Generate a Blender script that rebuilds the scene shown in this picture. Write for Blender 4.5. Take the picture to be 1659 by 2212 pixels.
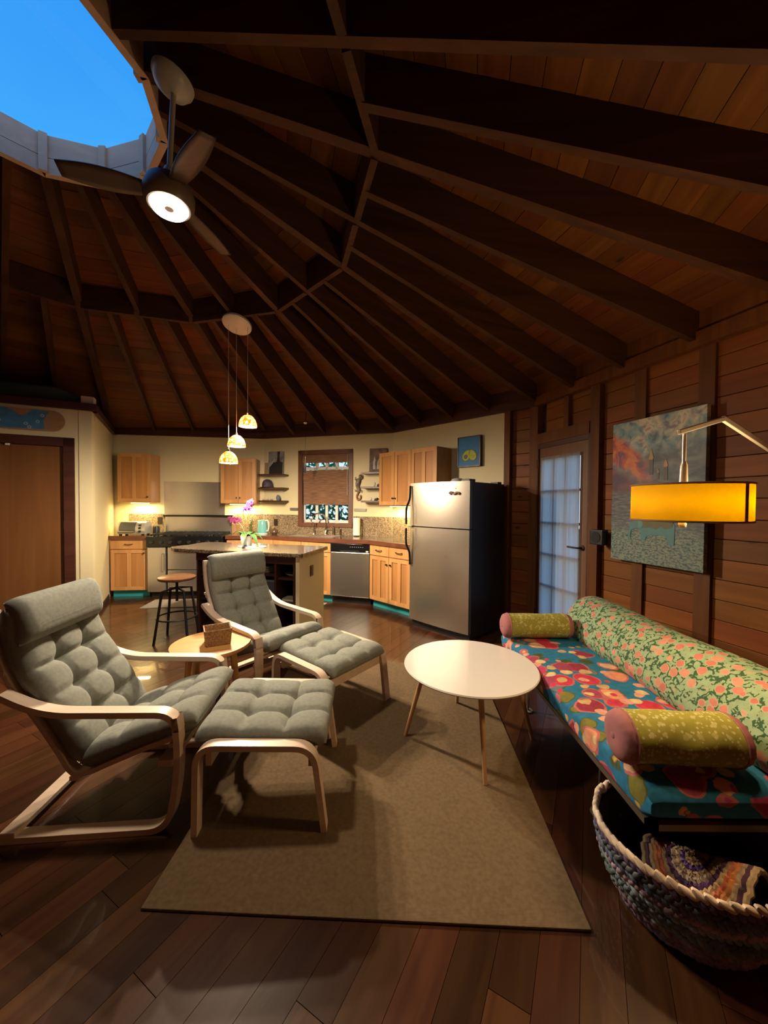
import bpy, bmesh, math, random
from mathutils import Vector, Matrix
random.seed(7)
PI = math.pi
S = bpy.context.scene
for o in list(bpy.data.objects): bpy.data.objects.remove(o)
C = S.collection
# ---------------------------------------------------------------- camera
cd = bpy.data.cameras.new('camera'); cam = bpy.data.objects.new('camera', cd); C.objects.link(cam)
_p, _r = math.radians(1.25), math.radians(.43)
_f = Vector((0, math.cos(_p), -math.sin(_p))); _u = Vector((0, math.sin(_p), math.cos(_p))); _x = Vector((1, 0, 0))
_R = math.cos(_r)*_x + math.sin(_r)*_u; _U = -math.sin(_r)*_x + math.cos(_r)*_u
cam.matrix_world = Matrix(((_R.x, _U.x, -_f.x, 0), (_R.y, _U.y, -_f.y, 0), (_R.z, _U.z, -_f.z, 1.42), (0, 0, 0, 1)))
cd.sensor_fit = 'VERTICAL'; cd.sensor_height = 24; cd.lens = 24*800/2212; cd.clip_start = .02
S.camera = cam
# ---------------------------------------------------------------- sky and exposure
S.view_settings.view_transform = 'Standard'; S.view_settings.look = 'None'
S.view_settings.gamma = 1; S.view_settings.use_curve_mapping = False
S.view_settings.exposure = 0.25
W = bpy.data.worlds.new('dusk_sky'); S.world = W; W.use_nodes = True
nt = W.node_tree; nt.nodes.clear()
_o = nt.nodes.new('ShaderNodeOutputWorld'); _b = nt.nodes.new('ShaderNodeBackground')
_tc = nt.nodes.new('ShaderNodeTexCoord'); _sp = nt.nodes.new('ShaderNodeSeparateXYZ'); _cr = nt.nodes.new('ShaderNodeValToRGB')
_nz = nt.nodes.new('ShaderNodeTexNoise'); _nz.inputs['Scale'].default_value = 2.2; _nz.inputs['Detail'].default_value = 3
_ad = nt.nodes.new('ShaderNodeMath'); _ad.operation = 'MULTIPLY_ADD'; _ad.inputs[1].default_value = .35
nt.links.new(_tc.outputs['Generated'], _sp.inputs[0]); nt.links.new(_tc.outputs['Generated'], _nz.inputs['Vector'])
nt.links.new(_nz.outputs['Fac'], _ad.inputs[0]); nt.links.new(_sp.outputs['Z'], _ad.inputs[2])
nt.links.new(_ad.outputs[0], _cr.inputs['Fac']); nt.links.new(_cr.outputs['Color'], _b.inputs['Color'])
_cr.color_ramp.elements[0].position = .17; _cr.color_ramp.elements[0].color = (1.0, 1.1, 1.25, 1)
_cr.color_ramp.elements[1].position = 1.05; _cr.color_ramp.elements[1].color = (.020, .27, .93, 1)
_e = _cr.color_ramp.elements.new(.80); _e.color = (.05, .40, 1.0, 1)
_b.inputs['Strength'].default_value = .84
nt.links.new(_b.outputs[0], _o.inputs['Surface'])
# lamp powers (W) used by the lamp builders below
P_SHADE, P_PEND, P_FAN, P_UNDER = 14.0, 138.0, 25.0, 8.0

# ---------------------------------------------------------------- materials
MATS = {}
def _new(name):
    m = bpy.data.materials.new(name); m.use_nodes = True; n = m.node_tree
    return m, n, n.nodes['Principled BSDF']
def _N(n, t, **k):
    x = n.nodes.new(t)
    for a, b in k.items(): setattr(x, a, b)
    return x
def plain(name, col, rough=.6, metal=0, spec=.5, bump=0, bscale=200, emis=0, vary=0, coat=0):
    if name in MATS: return MATS[name]
    m, n, b = _new(name)
    b.inputs['Base Color'].default_value = (*col, 1); b.inputs['Roughness'].default_value = rough
    b.inputs['Metallic'].default_value = metal; b.inputs['Specular IOR Level'].default_value = spec
    b.inputs['Coat Weight'].default_value = coat
    tc = _N(n, 'ShaderNodeTexCoord')
    nz = _N(n, 'ShaderNodeTexNoise'); nz.inputs['Scale'].default_value = bscale; nz.inputs['Detail'].default_value = 3
    n.links.new(tc.outputs['Object'], nz.inputs['Vector'])
    if vary:
        mp = _N(n, 'ShaderNodeMapRange'); mp.inputs['To Min'].default_value = 1-vary; mp.inputs['To Max'].default_value = 1+vary
        n.links.new(nz.outputs['Fac'], mp.inputs['Value'])
        mx = _N(n, 'ShaderNodeVectorMath', operation='SCALE'); mx.inputs[0].default_value = col
        n.links.new(mp.outputs[0], mx.inputs['Scale']); n.links.new(mx.outputs[0], b.inputs['Base Color'])
    if bump:
        bp = _N(n, 'ShaderNodeBump'); bp.inputs['Strength'].default_value = bump; bp.inputs['Distance'].default_value = .004
        n.links.new(nz.outputs['Fac'], bp.inputs['Height']); n.links.new(bp.outputs[0], b.inputs['Normal'])
    if emis:
        b.inputs['Emission Color'].default_value = (*col, 1); b.inputs['Emission Strength'].default_value = emis
    MATS[name] = m; return m
def wood(name, c1, c2, axis=0, scale=9, rough=.45, var=.25, hue=.0, spec=.5, coat=0, knots=False):
    """grain runs along the object's own AXIS; every board gets its own tone"""
    if name in MATS: return MATS[name]
    m, n, b = _new(name)
    tc = _N(n, 'ShaderNodeTexCoord'); oi = _N(n, 'ShaderNodeObjectInfo')
    sc = [scale]*3; sc[axis] = scale*.07
    mp = _N(n, 'ShaderNodeMapping'); mp.inputs['Scale'].default_value = sc
    ad = _N(n, 'ShaderNodeVectorMath', operation='SCALE'); ad.inputs[0].default_value = (37, 53, 71)
    n.links.new(oi.outputs['Random'], ad.inputs['Scale']); n.links.new(ad.outputs[0], mp.inputs['Location'])
    n.links.new(tc.outputs['Object'], mp.inputs['Vector'])
    nz = _N(n, 'ShaderNodeTexNoise'); nz.inputs['Scale'].default_value = 1.6; nz.inputs['Detail'].default_value = 6; nz.inputs['Distortion'].default_value = .9
    n.links.new(mp.outputs[0], nz.inputs['Vector'])
    cr = _N(n, 'ShaderNodeValToRGB'); cr.color_ramp.elements[0].position = .3; cr.color_ramp.elements[1].position = .7
    cr.color_ramp.elements[0].color = (*c1, 1); cr.color_ramp.elements[1].color = (*c2, 1)
    n.links.new(nz.outputs['Fac'], cr.inputs['Fac'])
    hs = _N(n, 'ShaderNodeHueSaturation')
    wn = _N(n, 'ShaderNodeTexWhiteNoise', noise_dimensions='1D'); n.links.new(oi.outputs['Random'], wn.inputs['W'])
    r1 = _N(n, 'ShaderNodeMapRange'); r1.inputs['To Min'].default_value = 1-var; r1.inputs['To Max'].default_value = 1+var
    n.links.new(oi.outputs['Random'], r1.inputs['Value']); n.links.new(r1.outputs[0], hs.inputs['Value'])
    r2 = _N(n, 'ShaderNodeMapRange'); r2.inputs['To Min'].default_value = .5-hue; r2.inputs['To Max'].default_value = .5+hue
    n.links.new(wn.outputs['Value'], r2.inputs['Value']); n.links.new(r2.outputs[0], hs.inputs['Hue'])
    n.links.new(cr.outputs['Color'], hs.inputs['Color'])
    last = hs.outputs['Color']
    if knots:
        mk = _N(n, 'ShaderNodeMapping'); ks = [5.5]*3; ks[axis] = 2.6; mk.inputs['Scale'].default_value = ks
        n.links.new(ad.outputs[0], mk.inputs['Location']); n.links.new(tc.outputs['Object'], mk.inputs['Vector'])
        vo = _N(n, 'ShaderNodeTexVoronoi'); vo.inputs['Scale'].default_value = 1.0; n.links.new(mk.outputs[0], vo.inputs['Vector'])
        kr = _N(n, 'ShaderNodeMapRange'); kr.inputs['From Min'].default_value = .05; kr.inputs['From Max'].default_value = .10
        kr.inputs['To Min'].default_value = .35; kr.inputs['To Max'].default_value = 1
        n.links.new(vo.outputs['Distance'], kr.inputs['Value'])
        ms = _N(n, 'ShaderNodeVectorMath', operation='SCALE'); n.links.new(last, ms.inputs[0]); n.links.new(kr.outputs[0], ms.inputs['Scale'])
        last = ms.outputs[0]
    n.links.new(last, b.inputs['Base Color'])
    bp = _N(n, 'ShaderNodeBump'); bp.inputs['Strength'].default_value = .12; bp.inputs['Distance'].default_value = .003
    n.links.new(nz.outputs['Fac'], bp.inputs['Height']); n.links.new(bp.outputs[0], b.inputs['Normal'])
    b.inputs['Roughness'].default_value = rough; b.inputs['Specular IOR Level'].default_value = spec; b.inputs['Coat Weight'].default_value = coat
    MATS[name] = m; return m
def speckle(name, cols, scale=120, rough=.15, detail=2, bump=0):
    if name in MATS: return MATS[name]
    m, n, b = _new(name); tc = _N(n, 'ShaderNodeTexCoord')
    v = _N(n, 'ShaderNodeTexVoronoi'); v.inputs['Scale'].default_value = scale; n.links.new(tc.outputs['Object'], v.inputs['Vector'])
    s = _N(n, 'ShaderNodeSeparateColor'); n.links.new(v.outputs['Color'], s.inputs[0])
    cr = _N(n, 'ShaderNodeValToRGB'); cr.color_ramp.interpolation = 'CONSTANT'
    while len(cr.color_ramp.elements) < len(cols): cr.color_ramp.elements.new(.5)
    for i, c in enumerate(cols): cr.color_ramp.elements[i].position = i/len(cols); cr.color_ramp.elements[i].color = (*c, 1)
    n.links.new(s.outputs[0], cr.inputs['Fac']); n.links.new(cr.outputs['Color'], b.inputs['Base Color']); b.inputs['Roughness'].default_value = rough
    if bump:
        bp = _N(n, 'ShaderNodeBump'); bp.inputs['Strength'].default_value = bump; bp.inputs['Distance'].default_value = .003
        n.links.new(v.outputs['Distance'], bp.inputs['Height']); n.links.new(bp.outputs[0], b.inputs['Normal'])
    MATS[name] = m; return m
def steel(name, col=(.68, .65, .61), rough=.27, axis=2, aniso=True):
    if name in MATS: return MATS[name]
    m, n, b = _new(name); b.inputs['Metallic'].default_value = .93; b.inputs['Base Color'].default_value = (*col, 1)
    tc = _N(n, 'ShaderNodeTexCoord'); mp = _N(n, 'ShaderNodeMapping'); sc = [60]*3; sc[axis] = 1.5
    mp.inputs['Scale'].default_value = sc; n.links.new(tc.outputs['Object'], mp.inputs['Vector'])
    nz = _N(n, 'ShaderNodeTexNoise'); nz.inputs['Scale'].default_value = 1; n.links.new(mp.outputs[0], nz.inputs['Vector'])
    r = _N(n, 'ShaderNodeMapRange'); r.inputs['To Min'].default_value = rough-.008; r.inputs['To Max'].default_value = rough+.008
    n.links.new(nz.outputs['Fac'], r.inputs['Value']); n.links.new(r.outputs[0], b.inputs['Roughness'])
    MATS[name] = m; return m
def weave(name, c1, c2, scale=260, rough=.95, bump=.5, blot=.12):
    """woven cloth: fine thread lines in two directions, a little blotchy"""
    if name in MATS: return MATS[name]
    m, n, b = _new(name); tc = _N(n, 'ShaderNodeTexCoord')
    w1 = _N(n, 'ShaderNodeTexWave', wave_type='BANDS', bands_direction='X'); w2 = _N(n, 'ShaderNodeTexWave', wave_type='BANDS', bands_direction='Y')
    for w in (w1, w2): w.inputs['Scale'].default_value = scale; w.inputs['Distortion'].default_value = 1.5; n.links.new(tc.outputs['Object'], w.inputs['Vector'])
    mu = _N(n, 'ShaderNodeMath', operation='MULTIPLY'); n.links.new(w1.outputs['Fac'], mu.inputs[0]); n.links.new(w2.outputs['Fac'], mu.inputs[1])
    nz = _N(n, 'ShaderNodeTexNoise'); nz.inputs['Scale'].default_value = 60; nz.inputs['Detail'].default_value = 4; n.links.new(tc.outputs['Object'], nz.inputs['Vector'])
    ad = _N(n, 'ShaderNodeMath', operation='MULTIPLY_ADD'); ad.inputs[1].default_value = .6; n.links.new(mu.outputs[0], ad.inputs[0]); n.links.new(nz.outputs['Fac'], ad.inputs[2])
    cr = _N(n, 'ShaderNodeValToRGB'); cr.color_ramp.elements[0].position = .35; cr.color_ramp.elements[1].position = .95
    cr.color_ramp.elements[0].color = (*c1, 1); cr.color_ramp.elements[1].color = (*c2, 1)
    n.links.new(ad.outputs[0], cr.inputs['Fac']); n.links.new(cr.outputs['Color'], b.inputs['Base Color'])
    bp = _N(n, 'ShaderNodeBump'); bp.inputs['Strength'].default_value = bump; bp.inputs['Distance'].default_value = .002
    n.links.new(ad.outputs[0], bp.inputs['Height']); n.links.new(bp.outputs[0], b.inputs['Normal'])
    b.inputs['Roughness'].default_value = rough; b.inputs['Specular IOR Level'].default_value = .2
    MATS[name] = m; return m
def layers(name, base, blobs, rough=.85, noise=.15, strokes=None):
    """printed cloth: BASE colour with motifs; blobs = (scale, radius, [colours], rim colour, seed offset, skip, stretch, warp)"""
    m, n, b = _new(name); tc = _N(n, 'ShaderNodeTexCoord')
    cur = None
    nz0 = _N(n, 'ShaderNodeTexNoise'); nz0.inputs['Scale'].default_value = 35; nz0.inputs['Detail'].default_value = 4; n.links.new(tc.outputs['Object'], nz0.inputs['Vector'])
    rgb = _N(n, 'ShaderNodeRGB'); rgb.outputs[0].default_value = (*base, 1); cur = rgb.outputs[0]
    if strokes:
        col, sc, wid = strokes
        wn = _N(n, 'ShaderNodeTexVoronoi', feature='DISTANCE_TO_EDGE'); wn.inputs['Scale'].default_value = sc
        nd = _N(n, 'ShaderNodeTexNoise'); nd.inputs['Scale'].default_value = sc*.8
        vm = _N(n, 'ShaderNodeVectorMath', operation='MULTIPLY_ADD'); vm.inputs[1].default_value = (.06, .06, .06)
        n.links.new(tc.outputs['Object'], nd.inputs['Vector']); n.links.new(nd.outputs['Color'], vm.inputs[0]); n.links.new(tc.outputs['Object'], vm.inputs[2])
        n.links.new(vm.outputs[0], wn.inputs['Vector'])
        th = _N(n, 'ShaderNodeMath', operation='LESS_THAN'); th.inputs[1].default_value = wid; n.links.new(wn.outputs['Distance'], th.inputs[0])
        n2 = _N(n, 'ShaderNodeMath', operation='GREATER_THAN'); n2.inputs[1].default_value = .47
        n3 = _N(n, 'ShaderNodeTexNoise'); n3.inputs['Scale'].default_value = sc*1.2; n.links.new(tc.outputs['Object'], n3.inputs['Vector'])
        n.links.new(n3.outputs['Fac'], n2.inputs[0])
        ml = _N(n, 'ShaderNodeMath', operation='MULTIPLY'); n.links.new(th.outputs[0], ml.inputs[0]); n.links.new(n2.outputs[0], ml.inputs[1])
        mx = _N(n, 'ShaderNodeMix', data_type='RGBA'); mx.inputs['B'].default_value = (*col, 1)
        n.links.new(ml.outputs[0], mx.inputs['Factor']); n.links.new(cur, mx.inputs['A']); cur = mx.outputs['Result']
    for sc, rad, cols, rim, off, skip, stretch, warp in blobs:
        mp = _N(n, 'ShaderNodeMapping'); mp.inputs['Location'].default_value = (off, off*.7, off*1.3); mp.inputs['Scale'].default_value = stretch
        nd = _N(n, 'ShaderNodeTexNoise'); nd.inputs['Scale'].default_value = sc*1.5; n.links.new(tc.outputs['Object'], nd.inputs['Vector'])
        vm = _N(n, 'ShaderNodeVectorMath', operation='MULTIPLY_ADD'); vm.inputs[1].default_value = (warp,)*3
        n.links.new(nd.outputs['Color'], vm.inputs[0]); n.links.new(tc.outputs['Object'], vm.inputs[2]); n.links.new(vm.outputs[0], mp.inputs['Vector'])
        v = _N(n, 'ShaderNodeTexVoronoi'); v.inputs['Scale'].default_value = sc; v.inputs['Randomness'].default_value = .75; n.links.new(mp.outputs[0], v.inputs['Vector'])
        s = _N(n, 'ShaderNodeSeparateColor'); n.links.new(v.outputs['Color'], s.inputs[0])
        cr = _N(n, 'ShaderNodeValToRGB'); cr.color_ramp.interpolation = 'CONSTANT'
        while len(cr.color_ramp.elements) < len(cols): cr.color_ramp.elements.new(.5)
        for i, c in enumerate(cols): cr.color_ramp.elements[i].position = i/len(cols); cr.color_ramp.elements[i].color = (*c, 1)
        n.links.new(s.outputs[0], cr.inputs['Fac'])
        k = _N(n, 'ShaderNodeMath', operation='GREATER_THAN'); k.inputs[1].default_value = skip; n.links.new(s.outputs[1], k.inputs[0])
        for rr, cc in ((rad, rim), (rad*.86, None)):
            th = _N(n, 'ShaderNodeMath', operation='LESS_THAN'); th.inputs[1].default_value = rr; n.links.new(v.outputs['Distance'], th.inputs[0])
            ml = _N(n, 'ShaderNodeMath', operation='MULTIPLY'); n.links.new(th.outputs[0], ml.inputs[0]); n.links.new(k.outputs[0], ml.inputs[1])
            mx = _N(n, 'ShaderNodeMix', data_type='RGBA'); n.links.new(ml.outputs[0], mx.inputs['Factor']); n.links.new(cur, mx.inputs['A'])
            if cc: mx.inputs['B'].default_value = (*cc, 1)
            else: n.links.new(cr.outputs['Color'], mx.inputs['B'])
            cur = mx.outputs['Result']
    mr = _N(n, 'ShaderNodeMapRange'); mr.inputs['To Min'].default_value = 1-2*noise; mr.inputs['To Max'].default_value = 1+2*noise; n.links.new(nz0.outputs['Fac'], mr.inputs['Value'])
    ms = _N(n, 'ShaderNodeVectorMath', operation='SCALE'); n.links.new(cur, ms.inputs[0]); n.links.new(mr.outputs[0], ms.inputs['Scale'])
    n.links.new(ms.outputs[0], b.inputs['Base Color']); b.inputs['Roughness'].default_value = rough; b.inputs['Specular IOR Level'].default_value = .25
    bp = _N(n, 'ShaderNodeBump'); bp.inputs['Strength'].default_value = .15; bp.inputs['Distance'].default_value = .004
    n.links.new(nz0.outputs['Fac'], bp.inputs['Height']); n.links.new(bp.outputs[0], b.inputs['Normal'])
    MATS[name] = m; return m
def glassy(name, tint=(1, 1, 1), refl=.06):
    if name in MATS: return MATS[name]
    m, n, b = _new(name); n.nodes.remove(b)
    t = _N(n, 'ShaderNodeBsdfTransparent'); t.inputs[0].default_value = (*tint, 1); g = _N(n, 'ShaderNodeBsdfGlossy'); g.inputs['Roughness'].default_value = .03
    x = _N(n, 'ShaderNodeMixShader'); x.inputs[0].default_value = refl
    n.links.new(t.outputs[0], x.inputs[1]); n.links.new(g.outputs[0], x.inputs[2]); n.links.new(x.outputs[0], n.nodes['Material Output'].inputs['Surface'])
    MATS[name] = m; return m
def cloth_thin(name, dcol, tcol, mix=.5, pattern=0, pcol=None):
    """thin cloth or shade: lets light through diffusely"""
    if name in MATS: return MATS[name]
    m, n, b = _new(name); n.nodes.remove(b)
    d = _N(n, 'ShaderNodeBsdfDiffuse'); d.inputs[0].default_value = (*dcol, 1); t = _N(n, 'ShaderNodeBsdfTranslucent'); t.inputs[0].default_value = (*tcol, 1)
    x = _N(n, 'ShaderNodeMixShader'); x.inputs[0].default_value = mix
    if pattern:
        tc = _N(n, 'ShaderNodeTexCoord'); v = _N(n, 'ShaderNodeTexVoronoi', feature='DISTANCE_TO_EDGE'); v.inputs['Scale'].default_value = pattern
        n.links.new(tc.outputs['Object'], v.inputs['Vector'])
        th = _N(n, 'ShaderNodeMath', operation='GREATER_THAN'); th.inputs[1].default_value = .13; n.links.new(v.outputs['Distance'], th.inputs[0])
        mx = _N(n, 'ShaderNodeMix', data_type='RGBA'); mx.inputs['A'].default_value = (*pcol, 1); mx.inputs['B'].default_value = (*tcol, 1)
        n.links.new(th.outputs[0], mx.inputs['Factor']); n.links.new(mx.outputs['Result'], t.inputs[0])
    n.links.new(d.outputs[0], x.inputs[1]); n.links.new(t.outputs[0], x.inputs[2]); n.links.new(x.outputs[0], n.nodes['Material Output'].inputs['Surface'])
    MATS[name] = m; return m

def glow(name, col, strength):
    m, n, b = _new(name); n.nodes.remove(b); t = _N(n, 'ShaderNodeBsdfTransparent'); e = _N(n, 'ShaderNodeEmission')
    e.inputs[0].default_value = (*col, 1); e.inputs[1].default_value = strength; a = _N(n, 'ShaderNodeAddShader')
    n.links.new(t.outputs[0], a.inputs[0]); n.links.new(e.outputs[0], a.inputs[1]); n.links.new(a.outputs[0], n.nodes['Material Output'].inputs['Surface']); return m
CREAM = plain('cream_paint', (.68, .60, .38), .75, bump=.1, bscale=90)
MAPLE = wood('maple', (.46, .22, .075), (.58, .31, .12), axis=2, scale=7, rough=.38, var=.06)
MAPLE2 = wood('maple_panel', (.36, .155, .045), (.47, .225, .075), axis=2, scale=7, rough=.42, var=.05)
DARKRED = wood('dark_red_trim', (.045, .012, .008), (.075, .022, .013), axis=0, scale=9, rough=.5, var=.15)
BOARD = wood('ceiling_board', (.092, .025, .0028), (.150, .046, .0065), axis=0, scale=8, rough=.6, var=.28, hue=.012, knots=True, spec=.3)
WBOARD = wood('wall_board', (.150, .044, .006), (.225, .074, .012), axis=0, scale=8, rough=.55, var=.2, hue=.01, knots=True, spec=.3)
STUD = wood('wall_stud', (.090, .027, .005), (.145, .048, .009), axis=2, scale=9, rough=.6, var=.15, spec=.3)
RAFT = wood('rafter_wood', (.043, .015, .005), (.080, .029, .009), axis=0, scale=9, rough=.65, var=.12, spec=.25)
FLOORW = wood('floor_board', (.042, .014, .006), (.075, .028, .011), axis=0, scale=10, rough=.28, var=.42, hue=.012, coat=.45)
BIRCH = wood('birch', (.62, .47, .36), (.72, .57, .45), axis=0, scale=14, rough=.4, var=.04)
OAK = wood('oak', (.42, .20, .06), (.54, .28, .09), axis=0, scale=12, rough=.4, var=.05)
BLACK = plain('black_metal', (.012, .012, .013), .4)
BLACKG = plain('black_enamel', (.008, .008, .009), .15)
BRONZE = plain('bronze', (.05, .03, .018), .45, metal=.6)
STEEL = steel('brushed_steel'); STEELH = steel('brushed_steel_across', axis=0)
CHROME = plain('chrome', (.7, .68, .64), .12, metal=1)
WHITE = plain('white_gloss', (.74, .70, .68), .12, coat=.3)
WHITEM = plain('white_paint', (.7, .68, .62), .5)
TEAL = plain('teal_paint', (.02, .30, .34), .5)
GRANITE = speckle('granite', [(.05, .037, .027), (.11, .082, .058), (.17, .13, .09), (.03, .023, .018), (.13, .10, .07)], 130, .12)
SAGE = weave('sage_cloth', (.21, .22, .195), (.31, .325, .285))
RUGM = weave('rug_weave', (.15, .100, .055), (.235, .160, .090), scale=190, bump=.9)

# ---------------------------------------------------------------- mesh helpers
class MB:
    def __init__(s): s.v = []; s.f = []
    def add(s, v, f):
        k = len(s.v); s.v += [tuple(p) for p in v]; s.f += [tuple(i+k for i in q) for q in f]; return s
    def box(s, x0, x1, y0, y1, z0, z1, M=None):
        v = [Vector((x, y, z)) for z in (z0, z1) for y in (y0, y1) for x in (x0, x1)]
        if M: v = [M @ p for p in v]
        return s.add(v, [(0, 2, 3, 1), (4, 5, 7, 6), (0, 1, 5, 4), (2, 6, 7, 3), (0, 4, 6, 2), (1, 3, 7, 5)])
    def beam(s, a, b, w, h, up=(0, 0, 1)):
        a, b = Vector(a), Vector(b); d = (b-a); L = d.length; d /= L; side = d.cross(Vector(up)).normalized(); u = side.cross(d)
        M = Matrix(((d.x, side.x, u.x, a.x), (d.y, side.y, u.y, a.y), (d.z, side.z, u.z, a.z), (0, 0, 0, 1)))
        return s.box(0, L, -w/2, w/2, -h/2, h/2, M)
    def prism(s, poly, z0, z1):
        n = len(poly); a = sum(poly[i][0]*poly[(i+1) % n][1]-poly[(i+1) % n][0]*poly[i][1] for i in range(n))
        if a < 0: poly = poly[::-1]
        v = [(x, y, z0) for x, y in poly]+[(x, y, z1) for x, y in poly]
        return s.add(v, [tuple(range(n-1, -1, -1)), tuple(range(n, 2*n))]+[(i, (i+1) % n, n+(i+1) % n, n+i) for i in range(n)])
    def prism_y(s, poly, y0, y1):
        k = len(s.v); s.prism([(x, -z) for x, z in poly], y0, y1)
        s.v[k:] = [(x, z, -y) for x, y, z in s.v[k:]]; return s
    def tube(s, pts, r, seg=8, cap=True):
        pts = [Vector(p) for p in pts]; rs = r if isinstance(r, (list, tuple)) else [r]*len(pts); k = len(s.v); n = len(pts)
        t0 = (pts[1]-pts[0]).normalized(); nrm = t0.orthogonal().normalized()
        for i, p in enumerate(pts):
            t = (pts[min(i+1, n-1)]-pts[max(i-1, 0)]).normalized(); nrm = (nrm-t*nrm.dot(t)).normalized(); b = t.cross(nrm)
            s.v += [tuple(p+(nrm*math.cos(2*PI*j/seg)+b*math.sin(2*PI*j/seg))*rs[i]) for j in range(seg)]
        for i in range(n-1):
            for j in range(seg): s.f.append((k+i*seg+j, k+i*seg+(j+1) % seg, k+(i+1)*seg+(j+1) % seg, k+(i+1)*seg+j))
        if cap: s.f.append(tuple(k+j for j in range(seg-1, -1, -1))); s.f.append(tuple(k+(n-1)*seg+j for j in range(seg)))
        return s
    def lathe(s, prof, seg=24, c=(0, 0, 0), M=None, cap=True):
        k = len(s.v); n = len(prof); cap = cap and math.dist(prof[0], prof[-1]) > 1e-6
        for r, z in prof:
            for j in range(seg):
                p = Vector((r*math.cos(2*PI*j/seg), r*math.sin(2*PI*j/seg), z))
                if M: p = M @ p
                s.v.append((p.x+c[0], p.y+c[1], p.z+c[2]))
        for i in range(n-1):
            for j in range(seg): s.f.append((k+i*seg+j, k+i*seg+(j+1) % seg, k+(i+1)*seg+(j+1) % seg, k+(i+1)*seg+j))
        if cap and prof[0][0] > 1e-6: s.f.append(tuple(k+j for j in range(seg-1, -1, -1)))
        if cap and prof[-1][0] > 1e-6: s.f.append(tuple(k+(n-1)*seg+j for j in range(seg)))
        return s
    def ball(s, c, r, seg=10, rings=7, sc=(1, 1, 1), M=None):
        prof = [(max(1e-7, math.sin(PI*i/rings)), -math.cos(PI*i/rings)) for i in range(rings+1)]
        D = Matrix.Diagonal((r*sc[0], r*sc[1], r*sc[2])).to_4x4()
        if M: D = M.to_4x4() @ D
        return s.lathe(prof, seg, c, D)
    def strip(s, path, y0, y1, t):
        """bentwood: a rectangular lath bent along PATH in the xz plane, lying from y0 to y1"""
        n = len(path); k = len(s.v)
        for i, (x, z) in enumerate(path):
            a = path[max(i-1, 0)]; b = path[min(i+1, n-1)]; dx, dz = b[0]-a[0], b[1]-a[1]; L = math.hypot(dx, dz); nx, nz = -dz/L*t/2, dx/L*t/2
            s.v += [(x+nx, y0, z+nz), (x+nx, y1, z+nz), (x-nx, y1, z-nz), (x-nx, y0, z-nz)]
        for i in range(n-1):
            for j in range(4): s.f.append((k+i*4+j, k+(i+1)*4+j, k+(i+1)*4+(j+1) % 4, k+i*4+(j+1) % 4))
        s.f.append((k, k+1, k+2, k+3)); e = k+(n-1)*4; s.f.append((e+3, e+2, e+1, e))
        return s
    def grid(s, fn, nu, nv, cu=False):
        k = len(s.v); nuu = nu if cu else nu+1
        s.v += [tuple(fn(i/nu, j/nv)) for j in range(nv+1) for i in range(nuu)]
        for j in range(nv):
            for i in range(nu):
                i2 = (i+1) % nuu; s.f.append((k+j*nuu+i, k+j*nuu+i2, k+(j+1)*nuu+i2, k+(j+1)*nuu+i))
        return s
def data(name, mb, mat, smooth=False, bev=0, auto=None):
    me = bpy.data.meshes.new(name); me.from_pydata(mb.v, [], mb.f)
    bm = bmesh.new(); bm.from_mesh(me)
    if smooth: bmesh.ops.remove_doubles(bm, verts=bm.verts, dist=1e-5)
    bmesh.ops.recalc_face_normals(bm, faces=bm.faces)
    if bev: bmesh.ops.bevel(bm, geom=[e for e in bm.edges if e.is_manifold and e.calc_face_angle(0) > .6], offset=bev, segments=2, profile=.6, affect='EDGES', clamp_overlap=True)
    for f in bm.faces: f.smooth = smooth
    if smooth:
        for e in bm.edges:
            if e.is_manifold and e.calc_face_angle(0) > math.radians(auto or 40): e.smooth = False
    bm.to_mesh(me); bm.free(); me.materials.append(mat); return me
def link(name, me, parent=None, loc=None, rot=None):
    o = bpy.data.objects.new(name, me); C.objects.link(o)
    if parent: o.parent = parent
    if loc is not None: o.location = loc
    if rot is not None: o.rotation_euler = rot
    return o
def part(name, mb, mat, parent=None, smooth=False, bev=0, loc=None, rot=None, label=None, auto=None):
    o = link(name, data(name, mb, mat, smooth, bev, auto), parent, loc, rot)
    if label: o['label'] = label
    return o
def tag(o, label, cat, group=None, kind=None):
    o['label'] = label; o['category'] = cat
    if group: o['group'] = group
    if kind: o['kind'] = kind
    return o
def thing(name, label, cat, loc=(0, 0, 0), rz=0, group=None, kind=None):
    o = link(name, None, None, loc, (0, 0, rz)); o.empty_display_size = .05
    return tag(o, label, cat, group, kind)
def catmull(pts, n=8):
    out = []; P = [pts[0]]+list(pts)+[pts[-1]]
    for i in range(1, len(P)-2):
        for k in range(n):
            t = k/n; out.append(tuple(.5*((2*b)+(c-a)*t+(2*a-5*b+4*c-d)*t*t+(3*b-a-3*c+d)*t**3) for a, b, c, d in zip(P[i-1], P[i], P[i+1], P[i+2])))
    out.append(tuple(pts[-1])); return out
def rounded(pts, radii, n=6):
    """polyline in 2D with its inner corners rounded"""
    out = [pts[0]]
    for i in range(1, len(pts)-1):
        p, a, b = Vector(pts[i]), Vector(pts[i-1]), Vector(pts[i+1]); r = radii[i-1]
        u, w = (a-p).normalized(), (b-p).normalized(); q0, q1 = p+u*r, p+w*r
        for k in range(n+1):
            t = k/n; out.append(tuple(q0*(1-t)**2+p*2*t*(1-t)+q1*t*t))
    out.append(pts[-1]); return out

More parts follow.
